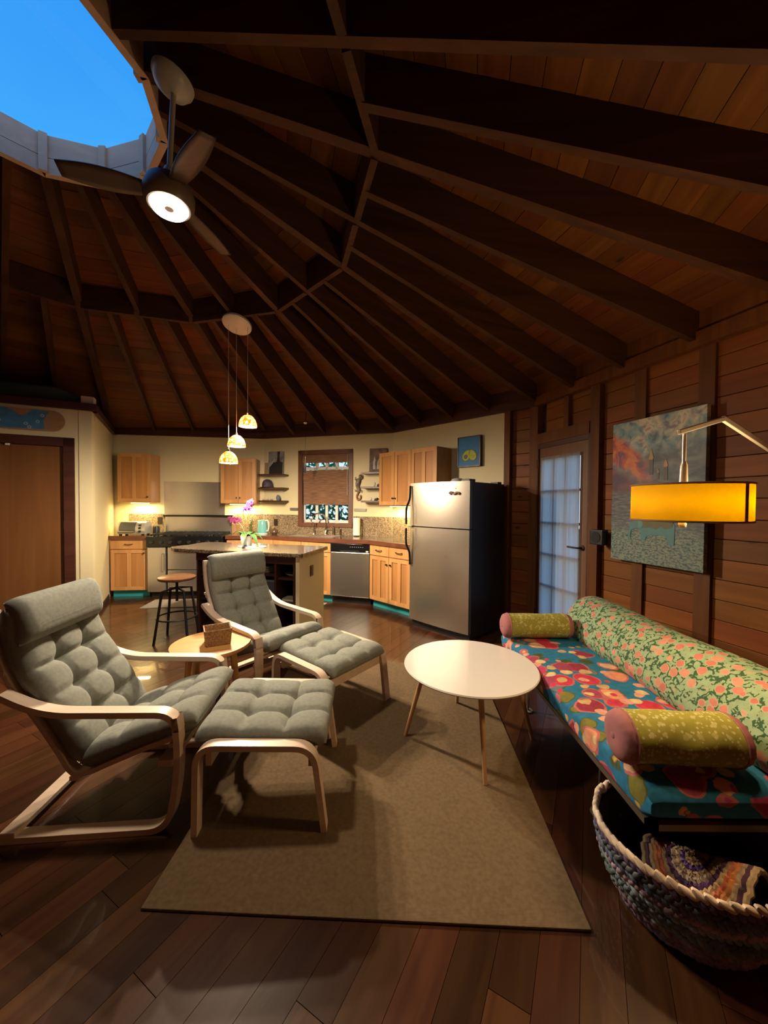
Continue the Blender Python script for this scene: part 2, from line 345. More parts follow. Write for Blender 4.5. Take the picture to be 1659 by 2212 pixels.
# ================================================================ the setting
CEN = Vector((-1.92, 1.93)); A0 = math.radians(31.3)
def pv(k, R=4.22): a = A0+k*PI/6; return Vector((CEN.x+R*math.cos(a), CEN.y+R*math.sin(a)))
VM, V0, V1, V2 = Vector((-4.45, 5.95)), Vector((-2.03, 6.27)), Vector((.13, 5.66)), Vector((1.68, 4.10))
V3, V4, V5, V6, V7, V8, V9, V10 = pv(-1), pv(-2), pv(-3), pv(-4), pv(-5), pv(-6), pv(-7), pv(-8)
ZP = 2.50                                                     # underside of the plate board
class Face:
    """a wall seen from the room: a runs along it left to right, y grows out of the room"""
    def __init__(s, p, q): s.p = p; s.u = (q-p).normalized(); s.L = (q-p).length; s.n = Vector((-s.u.y, s.u.x)); s.rz = math.atan2(s.u.y, s.u.x)
    def at(s, a, y=0, z=0): w = s.p+s.u*a+s.n*y; return (w.x, w.y, z)
    def M(s): return Matrix(((s.u.x, s.n.x, 0, s.p.x), (s.u.y, s.n.y, 0, s.p.y), (0, 0, 1, 0), (0, 0, 0, 1)))
FA, FB, FC, FD, FE = Face(VM, V0), Face(V0, V1), Face(V1, V2), Face(V2, V3), Face(V3, V4)
def put(o, face, a=0, y=0, z=0): o.location = face.at(a, y, z); o.rotation_euler = (0, 0, face.rz); return o
def struct(name, mb, mat, label, cat, face=None, **k):
    o = part(name, mb, mat, **k)
    if face: put(o, face)
    return tag(o, label, cat, kind='structure')

# ---- floor: a dark bed with boards on it, running 29 degrees right of straight ahead
PK = [VM, V0, V1, V2, V3, V4, V5, V6, V7, V8, V9, V10]
fl = struct('floor', MB().prism([(p.x, p.y) for p in PK], -.14, -.02), plain('floor_bed', (.02, .008, .005), .8), 'reddish brown hardwood floor of narrow boards', 'floor')
FLA = math.radians(61)
du, dv = Vector((math.cos(FLA), math.sin(FLA))), Vector((-math.sin(FLA), math.cos(FLA)))
def inside(p):
    for i in range(len(PK)):
        a, b = PK[i], PK[(i+1) % len(PK)]
        if (b.x-a.x)*(p.y-a.y)-(b.y-a.y)*(p.x-a.x) > -.0: return False
    return True
def room(p):                                                   # inside the walls and not in the closed-off corner room
    return inside(p)
BWID = .118; LENS = (.7, .95, 1.2, 1.5, 1.8)
bmesh_of = {L: data('plank', MB().box(.001, L-.001, .0008, BWID-.0008, -.02, 0), FLOORW) for L in LENS}
rest = MB(); cand = []
rr = random.Random(3)
for j in range(-70, 75):
    s = -8.0-rr.random()*1.5
    while s < 9:
        L = rr.choice(LENS); p0 = du*s+dv*(j*BWID); pc = p0+du*(L/2)+dv*(BWID/2)
        ends = [p0, p0+du*L, p0+dv*BWID, p0+du*L+dv*BWID]
        if any(room(e) for e in ends+[pc]):
            ahead = pc.y > .35 and abs(pc.x) < 1.25*pc.y+.3
            cand.append((0 if ahead else 1, pc.length, p0, L))
        s += L
cand.sort(key=lambda c: (c[0], c[1]))
MF = Matrix(((du.x, dv.x, 0, 0), (du.y, dv.y, 0, 0), (0, 0, 1, 0), (0, 0, 0, 1)))
for i, (_, _, p0, L) in enumerate(cand):
    if i < 300: link('plank', bmesh_of[L], fl, (p0.x, p0.y, 0), (0, 0, FLA))
    else:
        a, b = p0.dot(du), p0.dot(dv); rest.box(a+.001, a+L-.001, b+.0008, b+BWID-.0008, -.02, 0)
rp = part('far_plank', rest, FLOORW, fl, rot=(0, 0, FLA)); rp['kind'] = 'stuff'; rp['label'] = 'floor boards farther back in the room'

# ---- painted kitchen walls
TH = .12
struct('wall_kitchen_left', MB().box(0, FA.L+.05, 0, TH, 0, ZP+.5), CREAM, 'cream painted wall behind the range', 'wall', FA)
W0, W1, WZ0, WZ1 = .65, 1.60, 1.045, 2.28
b = MB().box(-.05, W0, 0, TH, 0, ZP+.5).box(W1, FB.L+.05, 0, TH, 0, ZP+.5).box(W0, W1, 0, TH, 0, WZ0).box(W0, W1, 0, TH, WZ1, ZP+.5)
struct('wall_back', b, CREAM, 'cream painted wall around the kitchen window', 'wall', FB)
struct('wall_kitchen_right', MB().box(-.05, 1.83, 0, TH, 0, ZP+.5), CREAM, 'cream painted wall behind the refrigerator', 'wall', FC)
def boarded(name, face, a0, a1, bays, z0, z1, label, hole=None, board=.134, first=.0, keep=True):
    """wall of horizontal boards set back between upright studs"""
    w = struct(name, MB().box(a0, a1, .06, TH, z0, z1+.5) if not hole else MB().box(a0, hole[0], .06, TH, 0, z1+.5).box(hole[1], a1, .06, TH, 0, z1+.5).box(hole[0], hole[1], .06, TH, hole[2], z1+.5), plain('sheathing', (.03, .012, .006), .8), label, 'wall', face)
    cache = {}
    for (x0, x1, lo) in bays:
        z = lo+first
        while z < z1-.005:
            h = min(board, z1-z)-.004; key = (round(x1-x0, 3), round(h, 3))
            if key not in cache: cache[key] = data('board', MB().box(0, x1-x0, 0, .022, 0, h), WBOARD, bev=.003)
            link('board', cache[key], w, (x0, .038+random.uniform(-.002, .002), z)); z += board
    return w
wc = boarded('wall_corner', FC, 1.83, FC.L+.05, [(1.90, 2.13, 0)], 0, ZP+.1, 'short boarded wall between refrigerator and door')
part('stud', MB().box(1.83, 1.90, -.035, .06, 0, ZP), STUD, wc)
part('corner_post', MB().box(2.13, FC.L+.02, -.03, .06, 0, ZP+.12), STUD, wc)
DX0, DX1, DZ = .04, .73, 2.03
studs = [(-.02, .035, 0), (.735, .835, 0), (1.14, 1.235, 0), (1.61, 1.71, 0), (2.10, 2.24, 0)]
bays = [(.10, .40, DZ+.16), (.46, .735, DZ+.16), (.835, 1.14, 0), (1.235, 1.61, 0), (1.71, 2.10, 0)]
wd = boarded('wall_right', FD, 0, FD.L+.05, bays, 0, ZP+.02, 'boarded wall with upright studs behind the daybed', hole=(DX0, DX1, DZ+.06))
for x0, x1, z0 in studs: part('stud', MB().box(x0, x1, .012 if x0 > .9 else -.02, .06, z0, ZP+.02), STUD, wd)
part('stud', MB().box(.40, .46, -.01, .06, DZ+.16, ZP+.02), STUD, wd)
part('header', MB().box(DX0-.005, .735, -.03, .06, DZ+.05, DZ+.16), STUD, wd)
wal = boarded('wall_near_right', FE, 0, FE.L, [(.10, .55, 0), (.64, 1.09, 0), (1.18, 1.63, 0)], 0, ZP+.02, 'boarded wall nearest the camera on the right')
for x in (.0, .55, 1.09, 1.63): part('stud', MB().box(x, x+.09, .012, .06, 0, ZP+.02), STUD, wal)
for i, (p, q) in enumerate(((V4, V5), (V5, V6), (V6, V7), (V7, V8), (V8, V9), (V9, V10), (V10, VM))):
    f = Face(p, q); struct('wall_rear', MB().box(-.05, f.L+.05, 0, TH, 0, ZP+.6), WBOARD, f'plain wooden outer wall out of view, side {i+1}', 'wall', f)

# ---- plate boards over the walls
for k, (f, m, lab) in enumerate(((FA, DARKRED, 'dark red plate board over the range wall'), (FB, DARKRED, 'dark red plate board over the window wall'), (FC, DARKRED, 'dark red plate board over the refrigerator wall'), (FD, STUD, 'brown plate beam over the boarded wall'), (FE, STUD, 'brown plate beam over the nearest wall'))):
    t = struct(f'trim_{k+1}', MB().box(-.03, f.L+.03, -.045, .02, ZP, ZP+.10), m, lab, 'trim', f)
    part('frieze_board', MB().box(-.03, f.L+.03, -.02, .02, ZP+.10, ZP+.42), m, t)

# ---- corner room on the left with its flush door
K = Vector((-3.44, 4.37)); KL = Vector((-5.78, 3.235))
FL_ = Face(KL, K); LL = FL_.L
FR = Face(K, Vector((-4.33, 5.93)))
dl0, dl1 = LL-1.16, LL-.255                                     # door opening on the partition
b = MB().box(-.3, dl0, 0, .12, 0, 2.48).box(dl1, LL, 0, .12, 0, 2.48).box(dl0, dl1, 0, .12, 2.06, 2.48)
wl = struct('wall_left', b, CREAM, 'cream partition wall with a flush brown door', 'wall', FL_)
wr = struct('wall_left_return', MB().box(0, FR.L, 0, .12, 0, 2.48), CREAM, 'cream side wall running back to the kitchen corner', 'wall')
wr.matrix_world = Matrix(((FR.u.x, FR.n.x, 0, K.x), (FR.u.y, FR.n.y, 0, K.y), (0, 0, 1, 0), (0, 0, 0, 1)))
lf = struct('trim_6', MB().box(-.3, LL+.05, -.05, .10, 2.48, 2.56), DARKRED, 'dark red cap board along the loft edge', 'trim', FL_)
lf2 = struct('trim_7', MB().box(-.02, FR.L-.05, -.045, .10, 2.48, 2.56), DARKRED, 'dark red cap board on the side wall', 'trim'); lf2.matrix_world = wr.matrix_world
pl = [FL_.at(-.3, .1), FL_.at(LL, .1), FR.at(FR.L-.1, .1), (-5.4, 4.6, 0)]
struct('loft_floor', MB().prism([(p[0], p[1]) for p in pl], 2.40, 2.50), WBOARD, 'loft floor above the corner room', 'floor')
t = thing('door_1', 'flush brown wooden door at the left edge', 'door', kind='structure'); put(t, FL_)
part('slab', MB().box(dl0+.01, dl1-.01, .01, .05, .01, 2.045), wood('door_brown', (.15, .060, .018), (.20, .082, .026), axis=2, scale=6, rough=.45, var=.02), t)
part('frame', MB().box(dl1-.005, dl1+.095, -.022, .06, 0, 2.15).box(dl0-.1, dl0, -.022, .06, 0, 2.15).box(dl0-.1, dl1+.095, -.022, .06, 2.05, 2.15), DARKRED, t)
for z in (1.86, 1.10, .25): part('hinge', MB().box(dl1-.014, dl1-.004, -.012, .02, z, z+.09), STEEL, t)
for x in (dl1-.50, dl1-.75): part('door_clip', MB().box(x, x+.03, -.012, .03, 2.03, 2.05), WHITEM, t)
struct('baseboard_left', MB().box(dl1+.1, LL+.012, -.012, 0, 0, .07), DARKRED, 'dark baseboard under the cream partition end', 'baseboard', FL_)
bl = struct('baseboard_return', MB().box(0, FR.L-.62, -.012, 0, 0, .07), DARKRED, 'dark baseboard along the cream side wall', 'baseboard'); bl.matrix_world = wr.matrix_world

# ---- roof: boards on radiating rafters up to a twelve-sided skylight
ZR0, RHO0, SL = 3.60, .655, .320                                # underside of rafters: height at the ring, distance of the ring, fall
RD = .215                                                      # depth of a rafter
def under(rho): return ZR0-SL*(rho-RHO0)
ce = thing('ceiling', 'dark wooden roof of boards on radiating rafters', 'ceiling', (CEN.x, CEN.y, 0), kind='structure')
cosL = math.cos(math.atan(SL)); TOPG = RD/cosL
BW = .142
for k in range(12):
    am = A0+(k-.5)*PI/6                                        # middle direction of the sector
    am_deg = math.degrees((am+PI) % (2*PI)-PI)
    R1 = 4.16 if k != 4 and k != 3 else 4.75
    dz = Vector((math.cos(am), math.sin(am), 0)); ds = Vector((-math.sin(am), math.cos(am), 0))
    if -78 < am_deg < 168:
        rho = RHO0+.035; i = 0
        while rho < R1:
            e = min(rho+BW*cosL, R1); m = (rho+e)/2; w0 = rho*math.tan(PI/12); w1 = e*math.tan(PI/12); L = e-rho-.003
            h0 = under(rho)+TOPG; h1 = under(rho+L)+TOPG; j = random.uniform(0, .003)
            # own axes: x along the board, origin at its middle
            def loc(w, r, z): return (w, r-m, z-under(m)-TOPG)
            v = [loc(-w0, rho, h0+j), loc(w0, rho, h0+j), loc(w1, rho+L, h1+j), loc(-w1, rho+L, h1+j)]
            v += [(x, y, z+.022) for x, y, z in v]
            mb = MB().add(v, [(0, 1, 2, 3), (7, 6, 5, 4), (0, 4, 5, 1), (1, 5, 6, 2), (2, 6, 7, 3), (3, 7, 4, 0)])
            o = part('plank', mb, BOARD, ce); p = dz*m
            o.matrix_local = Matrix(((ds.x, dz.x, 0, p.x), (ds.y, dz.y, 0, p.y), (0, 0, 1, under(m)+TOPG), (0, 0, 0, 1)))
            rho = e; i += 1
    w0, w1 = (RHO0+.035)*math.tan(PI/12), (R1+.5)*math.tan(PI/12)
    v = [dz*(RHO0+.035)-ds*w0, dz*(RHO0+.035)+ds*w0, dz*(R1+.5)+ds*w1, dz*(R1+.5)-ds*w1]
    zz = [under(RHO0+.035), under(RHO0+.035), under(R1+.5), under(R1+.5)]
    q = [(p.x, p.y, z+TOPG+.027) for p, z in zip(v, zz)]; q += [(x, y, z+.03) for x, y, z in q]
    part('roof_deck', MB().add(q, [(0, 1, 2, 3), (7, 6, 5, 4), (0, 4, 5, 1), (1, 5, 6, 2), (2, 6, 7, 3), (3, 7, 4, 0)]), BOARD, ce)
def line_z(r, ang):                                            # underside at radius r along direction ang
    k = round((ang-(A0-PI/12))/(PI/6)); d = ang-(A0-PI/12)-k*PI/6
    return under(r*math.cos(d)), math.cos(d)
RB = 1.80                                                      # ring of blocking
for i in range(48):
    ang = A0+i*PI/24; ad = math.degrees((ang+PI) % (2*PI)-PI)
    if not (-80 < ad < 170): continue
    jack = i % 2 == 1
    c = line_z(1, ang)[1]
    r0 = (RB+.0)/c if jack else RHO0/c
    r1 = (4.08 if not (85 < ad < 150) else 4.55)/c
    w = .042 if not i % 4 == 0 else .06
    def tip(r, dz): z, cc = line_z(r, ang); return (r*math.cos(ang), r*math.sin(ang), max(z, ZP+.03) if dz == 0 else z+dz)
    v = []
    sd = (-math.sin(ang)*w/2, math.cos(ang)*w/2)
    for r in (r0, r1):
        for dz in (0, TOPG-.002):
            x, y, z = tip(r, dz); v += [(x-sd[0], y-sd[1], z), (x+sd[0], y+sd[1], z)]
    # local frame: x runs down the slope
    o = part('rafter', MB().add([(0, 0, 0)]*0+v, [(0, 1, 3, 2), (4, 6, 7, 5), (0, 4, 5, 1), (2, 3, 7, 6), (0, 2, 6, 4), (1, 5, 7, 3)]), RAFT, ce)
    inv = Matrix.Rotation(-ang, 4, 'Z'); o.data.transform(inv); o.rotation_euler = (0, 0, ang)
    if not jack:
        a2 = ang+PI/12; a, b2 = Vector(tip(RB/c, 0)), None
        z2, c2 = line_z(RB/line_z(1, a2)[1], a2); r2 = RB/c2; b2 = Vector((r2*math.cos(a2), r2*math.sin(a2), z2))
        d = (b2-a).normalized()
        part('blocking', MB().beam(a+d*.025+Vector((0, 0, TOPG/2)), b2-d*.025+Vector((0, 0, TOPG/2)), .04, TOPG-.004), RAFT, ce)
# ---- skylight
CURB = wood('pale_pine', (.50, .35, .25), (.60, .43, .31), axis=0, scale=8, rough=.6, var=.06)
sk = thing('skylight', 'twelve sided skylight with pale wooden curb under a dusk sky', 'skylight', (CEN.x, CEN.y, 0), kind='structure')
ZC0, ZC1 = ZR0-.012, ZR0+.235
for k in range(12):
    am = A0+(k-.5)*PI/6; M = Matrix.Rotation(am, 4, 'Z'); hw = RHO0*math.tan(PI/12)
    part('curb_board', MB().box(RHO0-.02, RHO0+.02, -hw-.004, hw+.004, ZC0+.104, ZC1, M), CURB, sk)
    part('curb_board', MB().box(RHO0-.02, RHO0+.02, -hw-.004, hw+.004, ZC0, ZC0+.10, M), CURB, sk)
    part('curb_post', MB().box(RHO0/math.cos(PI/12)-.045, RHO0/math.cos(PI/12)-.008, -.022, .022, ZC0+.002, ZC1, Matrix.Rotation(A0+k*PI/6, 4, 'Z')), CURB, sk)
part('dome', MB().lathe([(.001, ZC1+.20), (.25, ZC1+.17), (.52, ZC1+.10), (.70, ZC1+.04), (.75, ZC1+.021)], 24, cap=False), glassy('skylight_acrylic', (1, 1, 1), .03), sk, smooth=True)
part('dome_flange', MB().lathe([(.70, ZC1+.0), (.79, ZC1+.0), (.79, ZC1+.02), (.70, ZC1+.02), (.70, ZC1+.0)], 24), plain('flange_dark', (.03, .03, .03), .6), sk)

# ---- window
wn = thing('window_1', 'kitchen window with white sashes behind a woven blind', 'window', kind='structure'); put(wn, FB)
part('casing', MB().box(W0-.0, W0+.07, -.02, TH, WZ0, WZ1).box(W1-.07, W1, -.02, TH, WZ0, WZ1).box(W0, W1, -.02, TH, WZ1-.07, WZ1).box(W0, W1, -.035, TH, WZ0, WZ0+.06), wood('window_casing', (.11, .04, .02), (.15, .058, .028), axis=2, scale=9, rough=.45, var=.03), wn)
sash = MB(); xs = [W0+.07, W0+.30, W0+.475, W0+.65, W1-.07]
for x in xs: sash.box(x-.022, x+.022, .055, .085, WZ0+.06, WZ1-.07)
for z in (WZ0+.085, 1.62, WZ1-.29, WZ1-.09): sash.box(W0+.07, W1-.07, .055, .085, z-.022, z+.022)
part('sash', sash, WHITEM, wn)
part('pane', MB().box(W0+.07, W1-.07, .068, .072, WZ0+.06, WZ1-.07), glassy('window_glass', (.92, 1, 1), .05), wn)
# woven roman blind, let down from the top
def blind_mat():
    m, n, b = _new('woven_bamboo'); tc = _N(n, 'ShaderNodeTexCoord')
    mp = _N(n, 'ShaderNodeMapping'); mp.inputs['Scale'].default_value = (6, 1, 130); n.links.new(tc.outputs['Object'], mp.inputs['Vector'])
    nz = _N(n, 'ShaderNodeTexNoise'); nz.inputs['Scale'].default_value = 1; nz.inputs['Detail'].default_value = 4; n.links.new(mp.outputs[0], nz.inputs['Vector'])
    cr = _N(n, 'ShaderNodeValToRGB'); cr.color_ramp.elements[0].position = .35; cr.color_ramp.elements[1].position = .65
    cr.color_ramp.elements[0].color = (.13, .06, .03, 1); cr.color_ramp.elements[1].color = (.27, .14, .075, 1)
    n.links.new(nz.outputs['Fac'], cr.inputs['Fac']); n.links.new(cr.outputs[0], b.inputs['Base Color']); b.inputs['Roughness'].default_value = .8
    return m
bl = thing('window_blind', 'brown woven bamboo blind lowered over the kitchen window', 'blind'); put(bl, FB)
BM = blind_mat()
part('valance', MB().box(W0+.075, W1-.075, -.012, .002, 2.075, WZ1-.075), BM, bl)
for z0, z1, dy in ((1.40, 1.58, .0), (1.565, 1.74, -.004), (1.725, 1.84, -.008), (1.80, 1.86, -.016), (1.845, 1.955, -.006)):
    part('blind_fold', MB().box(W0+.085, W1-.085, .012+dy, .020+dy, z0, z1), BM, bl)
part('cord', MB().tube([(W1-.09, -.018, 2.2), (W1-.09, -.018, 1.55)], .0025, 5), WHITEM, bl)

# ---- glazed door with its curtain
d2 = thing('door_2', 'brown glazed door with small panes behind white curtain', 'door', kind='structure'); put(d2, FD)
DB = wood('door_wood', (.11, .045, .018), (.16, .068, .026), axis=2, scale=8, rough=.45, var=.03)
gx0, gx1, gz0, gz1 = DX0+.085, DX1-.115, .25, 1.90
part('slab', MB().box(DX0+.012, gx0, .0, .042, .01, DZ).box(gx1, DX1-.012, .0, .042, .01, DZ).box(gx0, gx1, .0, .042, gz1, DZ).box(gx0, gx1, 0, .042, .01, gz0), DB, d2)
for i in (1, 2): x = gx0+(gx1-gx0)*i/3; part('muntin', MB().box(x-.016, x+.016, -.004, .040, gz0, gz1), DB, d2)
for i in range(1, 5): z = gz0+(gz1-gz0)*i/5; part('muntin', MB().box(gx0, gx1, -.004, .040, z-.011, z+.011), DB, d2)
for i in range(3):
    for j in range(5):
        part('pane', MB().box(gx0+(gx1-gx0)*i/3+.016, gx0+(gx1-gx0)*(i+1)/3-.016, .020, .024, gz0+(gz1-gz0)*j/5+.011, gz0+(gz1-gz0)*(j+1)/5-.011), glassy('window_glass'), d2)
part('jamb', MB().box(DX0-.005, DX0+.012, -.02, .06, 0, DZ+.05).box(DX1-.012, DX1+.006, -.02, .06, 0, DZ+.05).box(DX0, DX1, -.02, .06, DZ, DZ+.05), DARKRED, d2)
h = part('handle', MB().tube([(DX1-.075, -.0, 1.02), (DX1-.075, -.05, 1.02), (DX1-.085, -.058, 1.02), (DX1-.20, -.058, 1.02)], .009, 8), BRONZE, d2, smooth=True)
part('rosette', MB().lathe([(.0, 0), (.026, 0), (.026, .008), (0, .009)], 16, (DX1-.075, -.002, 1.02), Matrix.Rotation(PI/2, 4, 'X')), BRONZE, h)
for z in (.2, 1.0, 1.82): part('hinge', MB().box(DX0-.004, DX0+.014, -.026, -.018, z, z+.09), CHROME, d2)
def curt(u, v):
    x = gx0-.03+(gx1-gx0+.05)*u; z = .18+(1.925-.18)*v
    return (x, -.026+.006*math.sin(u*70+2*math.sin(v*3))*(.4+.6*(1-abs(2*v-1)))+.003*math.sin(u*23), z)
cu = part('curtain', MB().grid(curt, 90, 24), cloth_thin('sheer_white', (.6, .6, .6), (.92, .93, .94), .80), None, smooth=True, auto=80)
tag(cu, 'sheer white curtain stretched over the glazed door', 'curtain'); put(cu, FD)
# ---- ground and shrubs outside the kitchen window
g = tag(part('ground', MB().lathe([(0, -.32), (30, -.32), (30, -.30), (0, -.30)], 48, (CEN.x, CEN.y, 0)), plain('ground_dusk', (.05, .07, .03), .9)), 'dark ground outside the house', 'ground', kind='structure')
rg = random.Random(5); lv = MB()
for i in range(3200):
    a = rg.uniform(-1.2, 3.4); y = rg.uniform(1.1, 3.4); z = rg.uniform(.0, 2.25 if y < 1.8 else 2.9); L = rg.uniform(.12, .30); w = L*rg.uniform(.18, .34)
    M = Matrix.Translation((a, y, z)) @ Matrix.Rotation(rg.uniform(0, 6.28), 4, 'Y') @ Matrix.Rotation(rg.uniform(-.9, .9), 4, 'X') @ Matrix.Rotation(rg.uniform(-.8, .8), 4, 'Z')
    lv.add([M @ Vector(p) for p in ((0, 0, 0), (w/2, .01, L*.4), (0, .02, L), (-w/2, .01, L*.4))], [(0, 1, 2, 3)])
fo = tag(part('shrub', lv, plain('leaf_green', (.10, .34, .10), .45, vary=.5, bscale=4)), 'leafy green shrub outside the kitchen window', 'shrub'); put(fo, FB)
for i in range(7):
    a = -.4+i*.5; part('stem', MB().tube([(a, 1.7, -.3), (a+.1, 1.6, 1.2), (a-.08, 1.6, 2.2)], [.03, .022, .01], 6), plain('stem_brown', (.05, .035, .02), .8), fo)

# ================================================================ kitchen
def shaker(parent, x0, x1, z0, z1, y, mid=False, knob=None, pull=False, name='door'):
    """framed door or drawer front; its face lies at y (towards the room is minus)"""
    w = .055 if z1-z0 > .25 else .028
    d = MB().box(x0+.003, x1-.003, y+.013, y+.021, z0+.003, z1-.003)
    if name == 'drawer': d = MB().box(x0+.003, x1-.003, y, y+.02, z0+.003, z1-.003)
    else:
        d.box(x0+.003, x0+w, y, y+.0135, z0+.003, z1-.003).box(x1-w, x1-.003, y, y+.0135, z0+.003, z1-.003)
        d.box(x0+w-.001, x1-w+.001, y, y+.0135, z1-w, z1-.003).box(x0+w-.001, x1-w+.001, y, y+.0135, z0+.003, z0+w)
        if mid: m = (x0+x1)/2; d.box(m-.028, m+.028, y, y+.0135, z0+w-.001, z1-w+.001)
    o = part(name, d, MAPLE, parent)
    if name == 'door' and x1-x0 > .14:
        xs_ = [x0+w, (x0+x1)/2-.028, (x0+x1)/2+.028, x1-w] if mid else [x0+w, x1-w]
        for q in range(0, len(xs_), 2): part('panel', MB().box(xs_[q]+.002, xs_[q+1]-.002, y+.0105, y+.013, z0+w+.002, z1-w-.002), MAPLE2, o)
    if knob: part('knob', MB().lathe([(0, 0), (.006, .0), (.006, .012), (.013, .018), (.011, .026), (0, .028)], 10, (knob[0], y, knob[1]), Matrix.Rotation(PI/2, 4, 'X')), BRONZE, o, smooth=True)
    if pull:
        m = (x0+x1)/2; zz = (z0+z1)/2
        part('handle', MB().tube(catmull([(m-.05, y, zz), (m-.048, y-.024, zz), (m, y-.028, zz-.004), (m+.048, y-.024, zz), (m+.05, y, zz)], 4), .0055, 6), BRONZE, o, smooth=True)
    return o
def base_cab(face, a0, a1, label, spec, depth=.60, group=None, lend=0):
    t = thing('base_cabinet', label, 'cabinet', group=group); put(t, face, a0); w = a1-a0
    part('body', MB().box(0.001, w-.001, -depth+.022, -.012, .10, .875), MAPLE, t)
    part('toe_kick', MB().box(0.001, w-.001, -depth+.075, -.1, 0, .10), TEAL, t, label='teal painted toe kick')
    for s in spec: shaker(t, *s[:4], -depth, **s[4])
    return t
def upper_cab(face, a0, a1, z0, z1, label, spec, depth=.32):
    t = thing('wall_cabinet', label, 'cabinet', group='maple wall cabinets'); put(t, face, a0); w = a1-a0
    part('body', MB().box(.001, w-.001, -depth+.021, -.002, z0, z1), MAPLE, t)
    for s in spec: shaker(t, *s[:4], -depth, **s[4])
    return t
DR = (.72, .868); DO = (.105, .715)
GB = 'maple base cabinets'
base_cab(FA, .345, .855, 'maple base cabinet between cream side wall and range, one drawer', [(0, .51, *DR, dict(name='drawer', pull=True)), (0, .51, *DO, dict(mid=True, knob=(.465, .66)))], .55, GB)
base_cab(FA, 1.985, 2.30, 'narrow maple base cabinet just right of the range', [(0, .315, *DR, dict(name='drawer', pull=True)), (0, .315, *DO, dict(knob=(.04, .66)))], .55, GB)
base_cab(FB, .13, .55, 'maple base cabinet left of the sink', [(0, .42, *DR, dict(name='drawer', pull=True)), (0, .42, *DO, dict(mid=True, knob=(.38, .66)))], .60, GB)
base_cab(FB, .55, 1.02, 'maple sink cabinet, left half below the window', [(0, .47, *DR, dict(name='drawer')), (0, .47, *DO, dict(mid=True, knob=(.43, .66)))], .60, GB)
base_cab(FB, 1.02, 1.49, 'maple sink cabinet beside the dishwasher', [(0, .47, *DR, dict(name='drawer')), (0, .47, *DO, dict(mid=True, knob=(.04, .66)))], .60, GB)
base_cab(FC, .165, .905, 'maple base cabinet between dishwasher and refrigerator, two drawers over two doors', [(0, .37, *DR, dict(name='drawer', pull=True)), (.37, .74, *DR, dict(name='drawer', pull=True)), (0, .37, *DO, dict(mid=True, knob=(.335, .62))), (.37, .74, *DO, dict(mid=True, knob=(.405, .62)))], .62, GB)
upper_cab(FA, .325, .80, 1.42, 2.17, 'maple wall cabinet above the toaster oven', [(0, .475, 1.42, 2.17, dict(mid=True, knob=(.435, 1.50)))])
upper_cab(FA, 1.83, 2.375, 1.41, 2.13, 'maple wall cabinet behind the hanging lamps, two doors', [(0, .27, 1.41, 2.13, dict(knob=(.245, 1.50))), (.27, .54, 1.41, 2.13, dict(knob=(.297, 1.50)))])
upper_cab(FC, .03, .645, 1.40, 2.155, 'maple wall cabinet left of the refrigerator, two doors', [(0, .308, 1.40, 2.155, dict(knob=(.285, 1.50))), (.308, .615, 1.40, 2.155, dict(knob=(.33, 1.50)))])
upper_cab(FC, .645, 1.075, 1.40, 2.155, 'maple wall cabinet partly hidden by the refrigerator top', [(0, .43, 1.40, 2.155, dict(mid=True, knob=(.03, 1.50)))])
# filler at the blind corners so the toe and counter stay carried
# ---- worktops
def corner(f1, f2, d):
    """point at distance d inside both walls"""
    a, b = f1.p-f1.n*d, f2.p-f2.n*d; den = f1.u.x*f2.u.y-f1.u.y*f2.u.x; w = b-a
    t = (w.x*f2.u.y-w.y*f2.u.x)/den; p = a+f1.u*t; return (p.x, p.y)
ZK0, ZK1 = .876, .918
P2 = lambda p: (p[0], p[1])
EDGE = wood('counter_edge', (.10, .03, .015), (.16, .055, .026), axis=0, scale=8, rough=.35, var=.02)
t = thing('worktop', 'granite worktop under the toaster oven', 'worktop')
part('slab', MB().prism([P2(FA.at(.325, -.002)), P2(FA.at(.865, -.002)), P2(FA.at(.865, -.56)), P2(FA.at(.33, -.56))], ZK0+.02, ZK1), GRANITE, t)
part('edge', MB().prism([P2(FA.at(.325, -.56)), P2(FA.at(.865, -.56)), P2(FA.at(.865, -.585)), P2(FA.at(.33, -.585))], ZK0-.012, ZK1+.001), EDGE, t, label='dark wooden edge strip')
t = thing('worktop', 'long granite worktop around the sink', 'worktop')
sb0, sb1, sy0, sy1 = .72, 1.46, -.50, -.10                      # sink cut-out on the window wall
kab, kbc = corner(FA, FB, .56), corner(FB, FC, .60)
slab = MB()
slab.prism([P2(FA.at(1.975, -.002)), P2(V0), P2(FB.at(sb0, -.002)), P2(FB.at(sb0, -.60)), kab, P2(FA.at(1.975, -.56))], ZK0+.02, ZK1)
slab.prism([P2(FB.at(sb1, -.002)), P2(V1), P2(FC.at(1.06, -.002)), P2(FC.at(1.06, -.60)), kbc, P2(FB.at(sb1, -.60))], ZK0+.02, ZK1)
slab.prism([P2(FB.at(sb0, -.002)), P2(FB.at(sb1, -.002)), P2(FB.at(sb1, sy1)), P2(FB.at(sb0, sy1))], ZK0+.02, ZK1)
slab.prism([P2(FB.at(sb0, sy0)), P2(FB.at(sb1, sy0)), P2(FB.at(sb1, -.60)), P2(FB.at(sb0, -.60))], ZK0+.02, ZK1)
part('slab', slab, GRANITE, t)
kab2, kbc2 = corner(FA, FB, .585), corner(FB, FC, .645)
part('edge', MB().prism([P2(FA.at(1.975, -.56)), kab, kab2, P2(FA.at(1.975, -.585))], ZK0-.012, ZK1+.001), EDGE, t)
part('edge', MB().prism([kab, kbc, kbc2, kab2], ZK0-.012, ZK1+.001), EDGE, t)
part('edge', MB().prism([kbc, P2(FC.at(1.06, -.60)), P2(FC.at(1.06, -.645)), kbc2], ZK0-.012, ZK1+.001), EDGE, t)
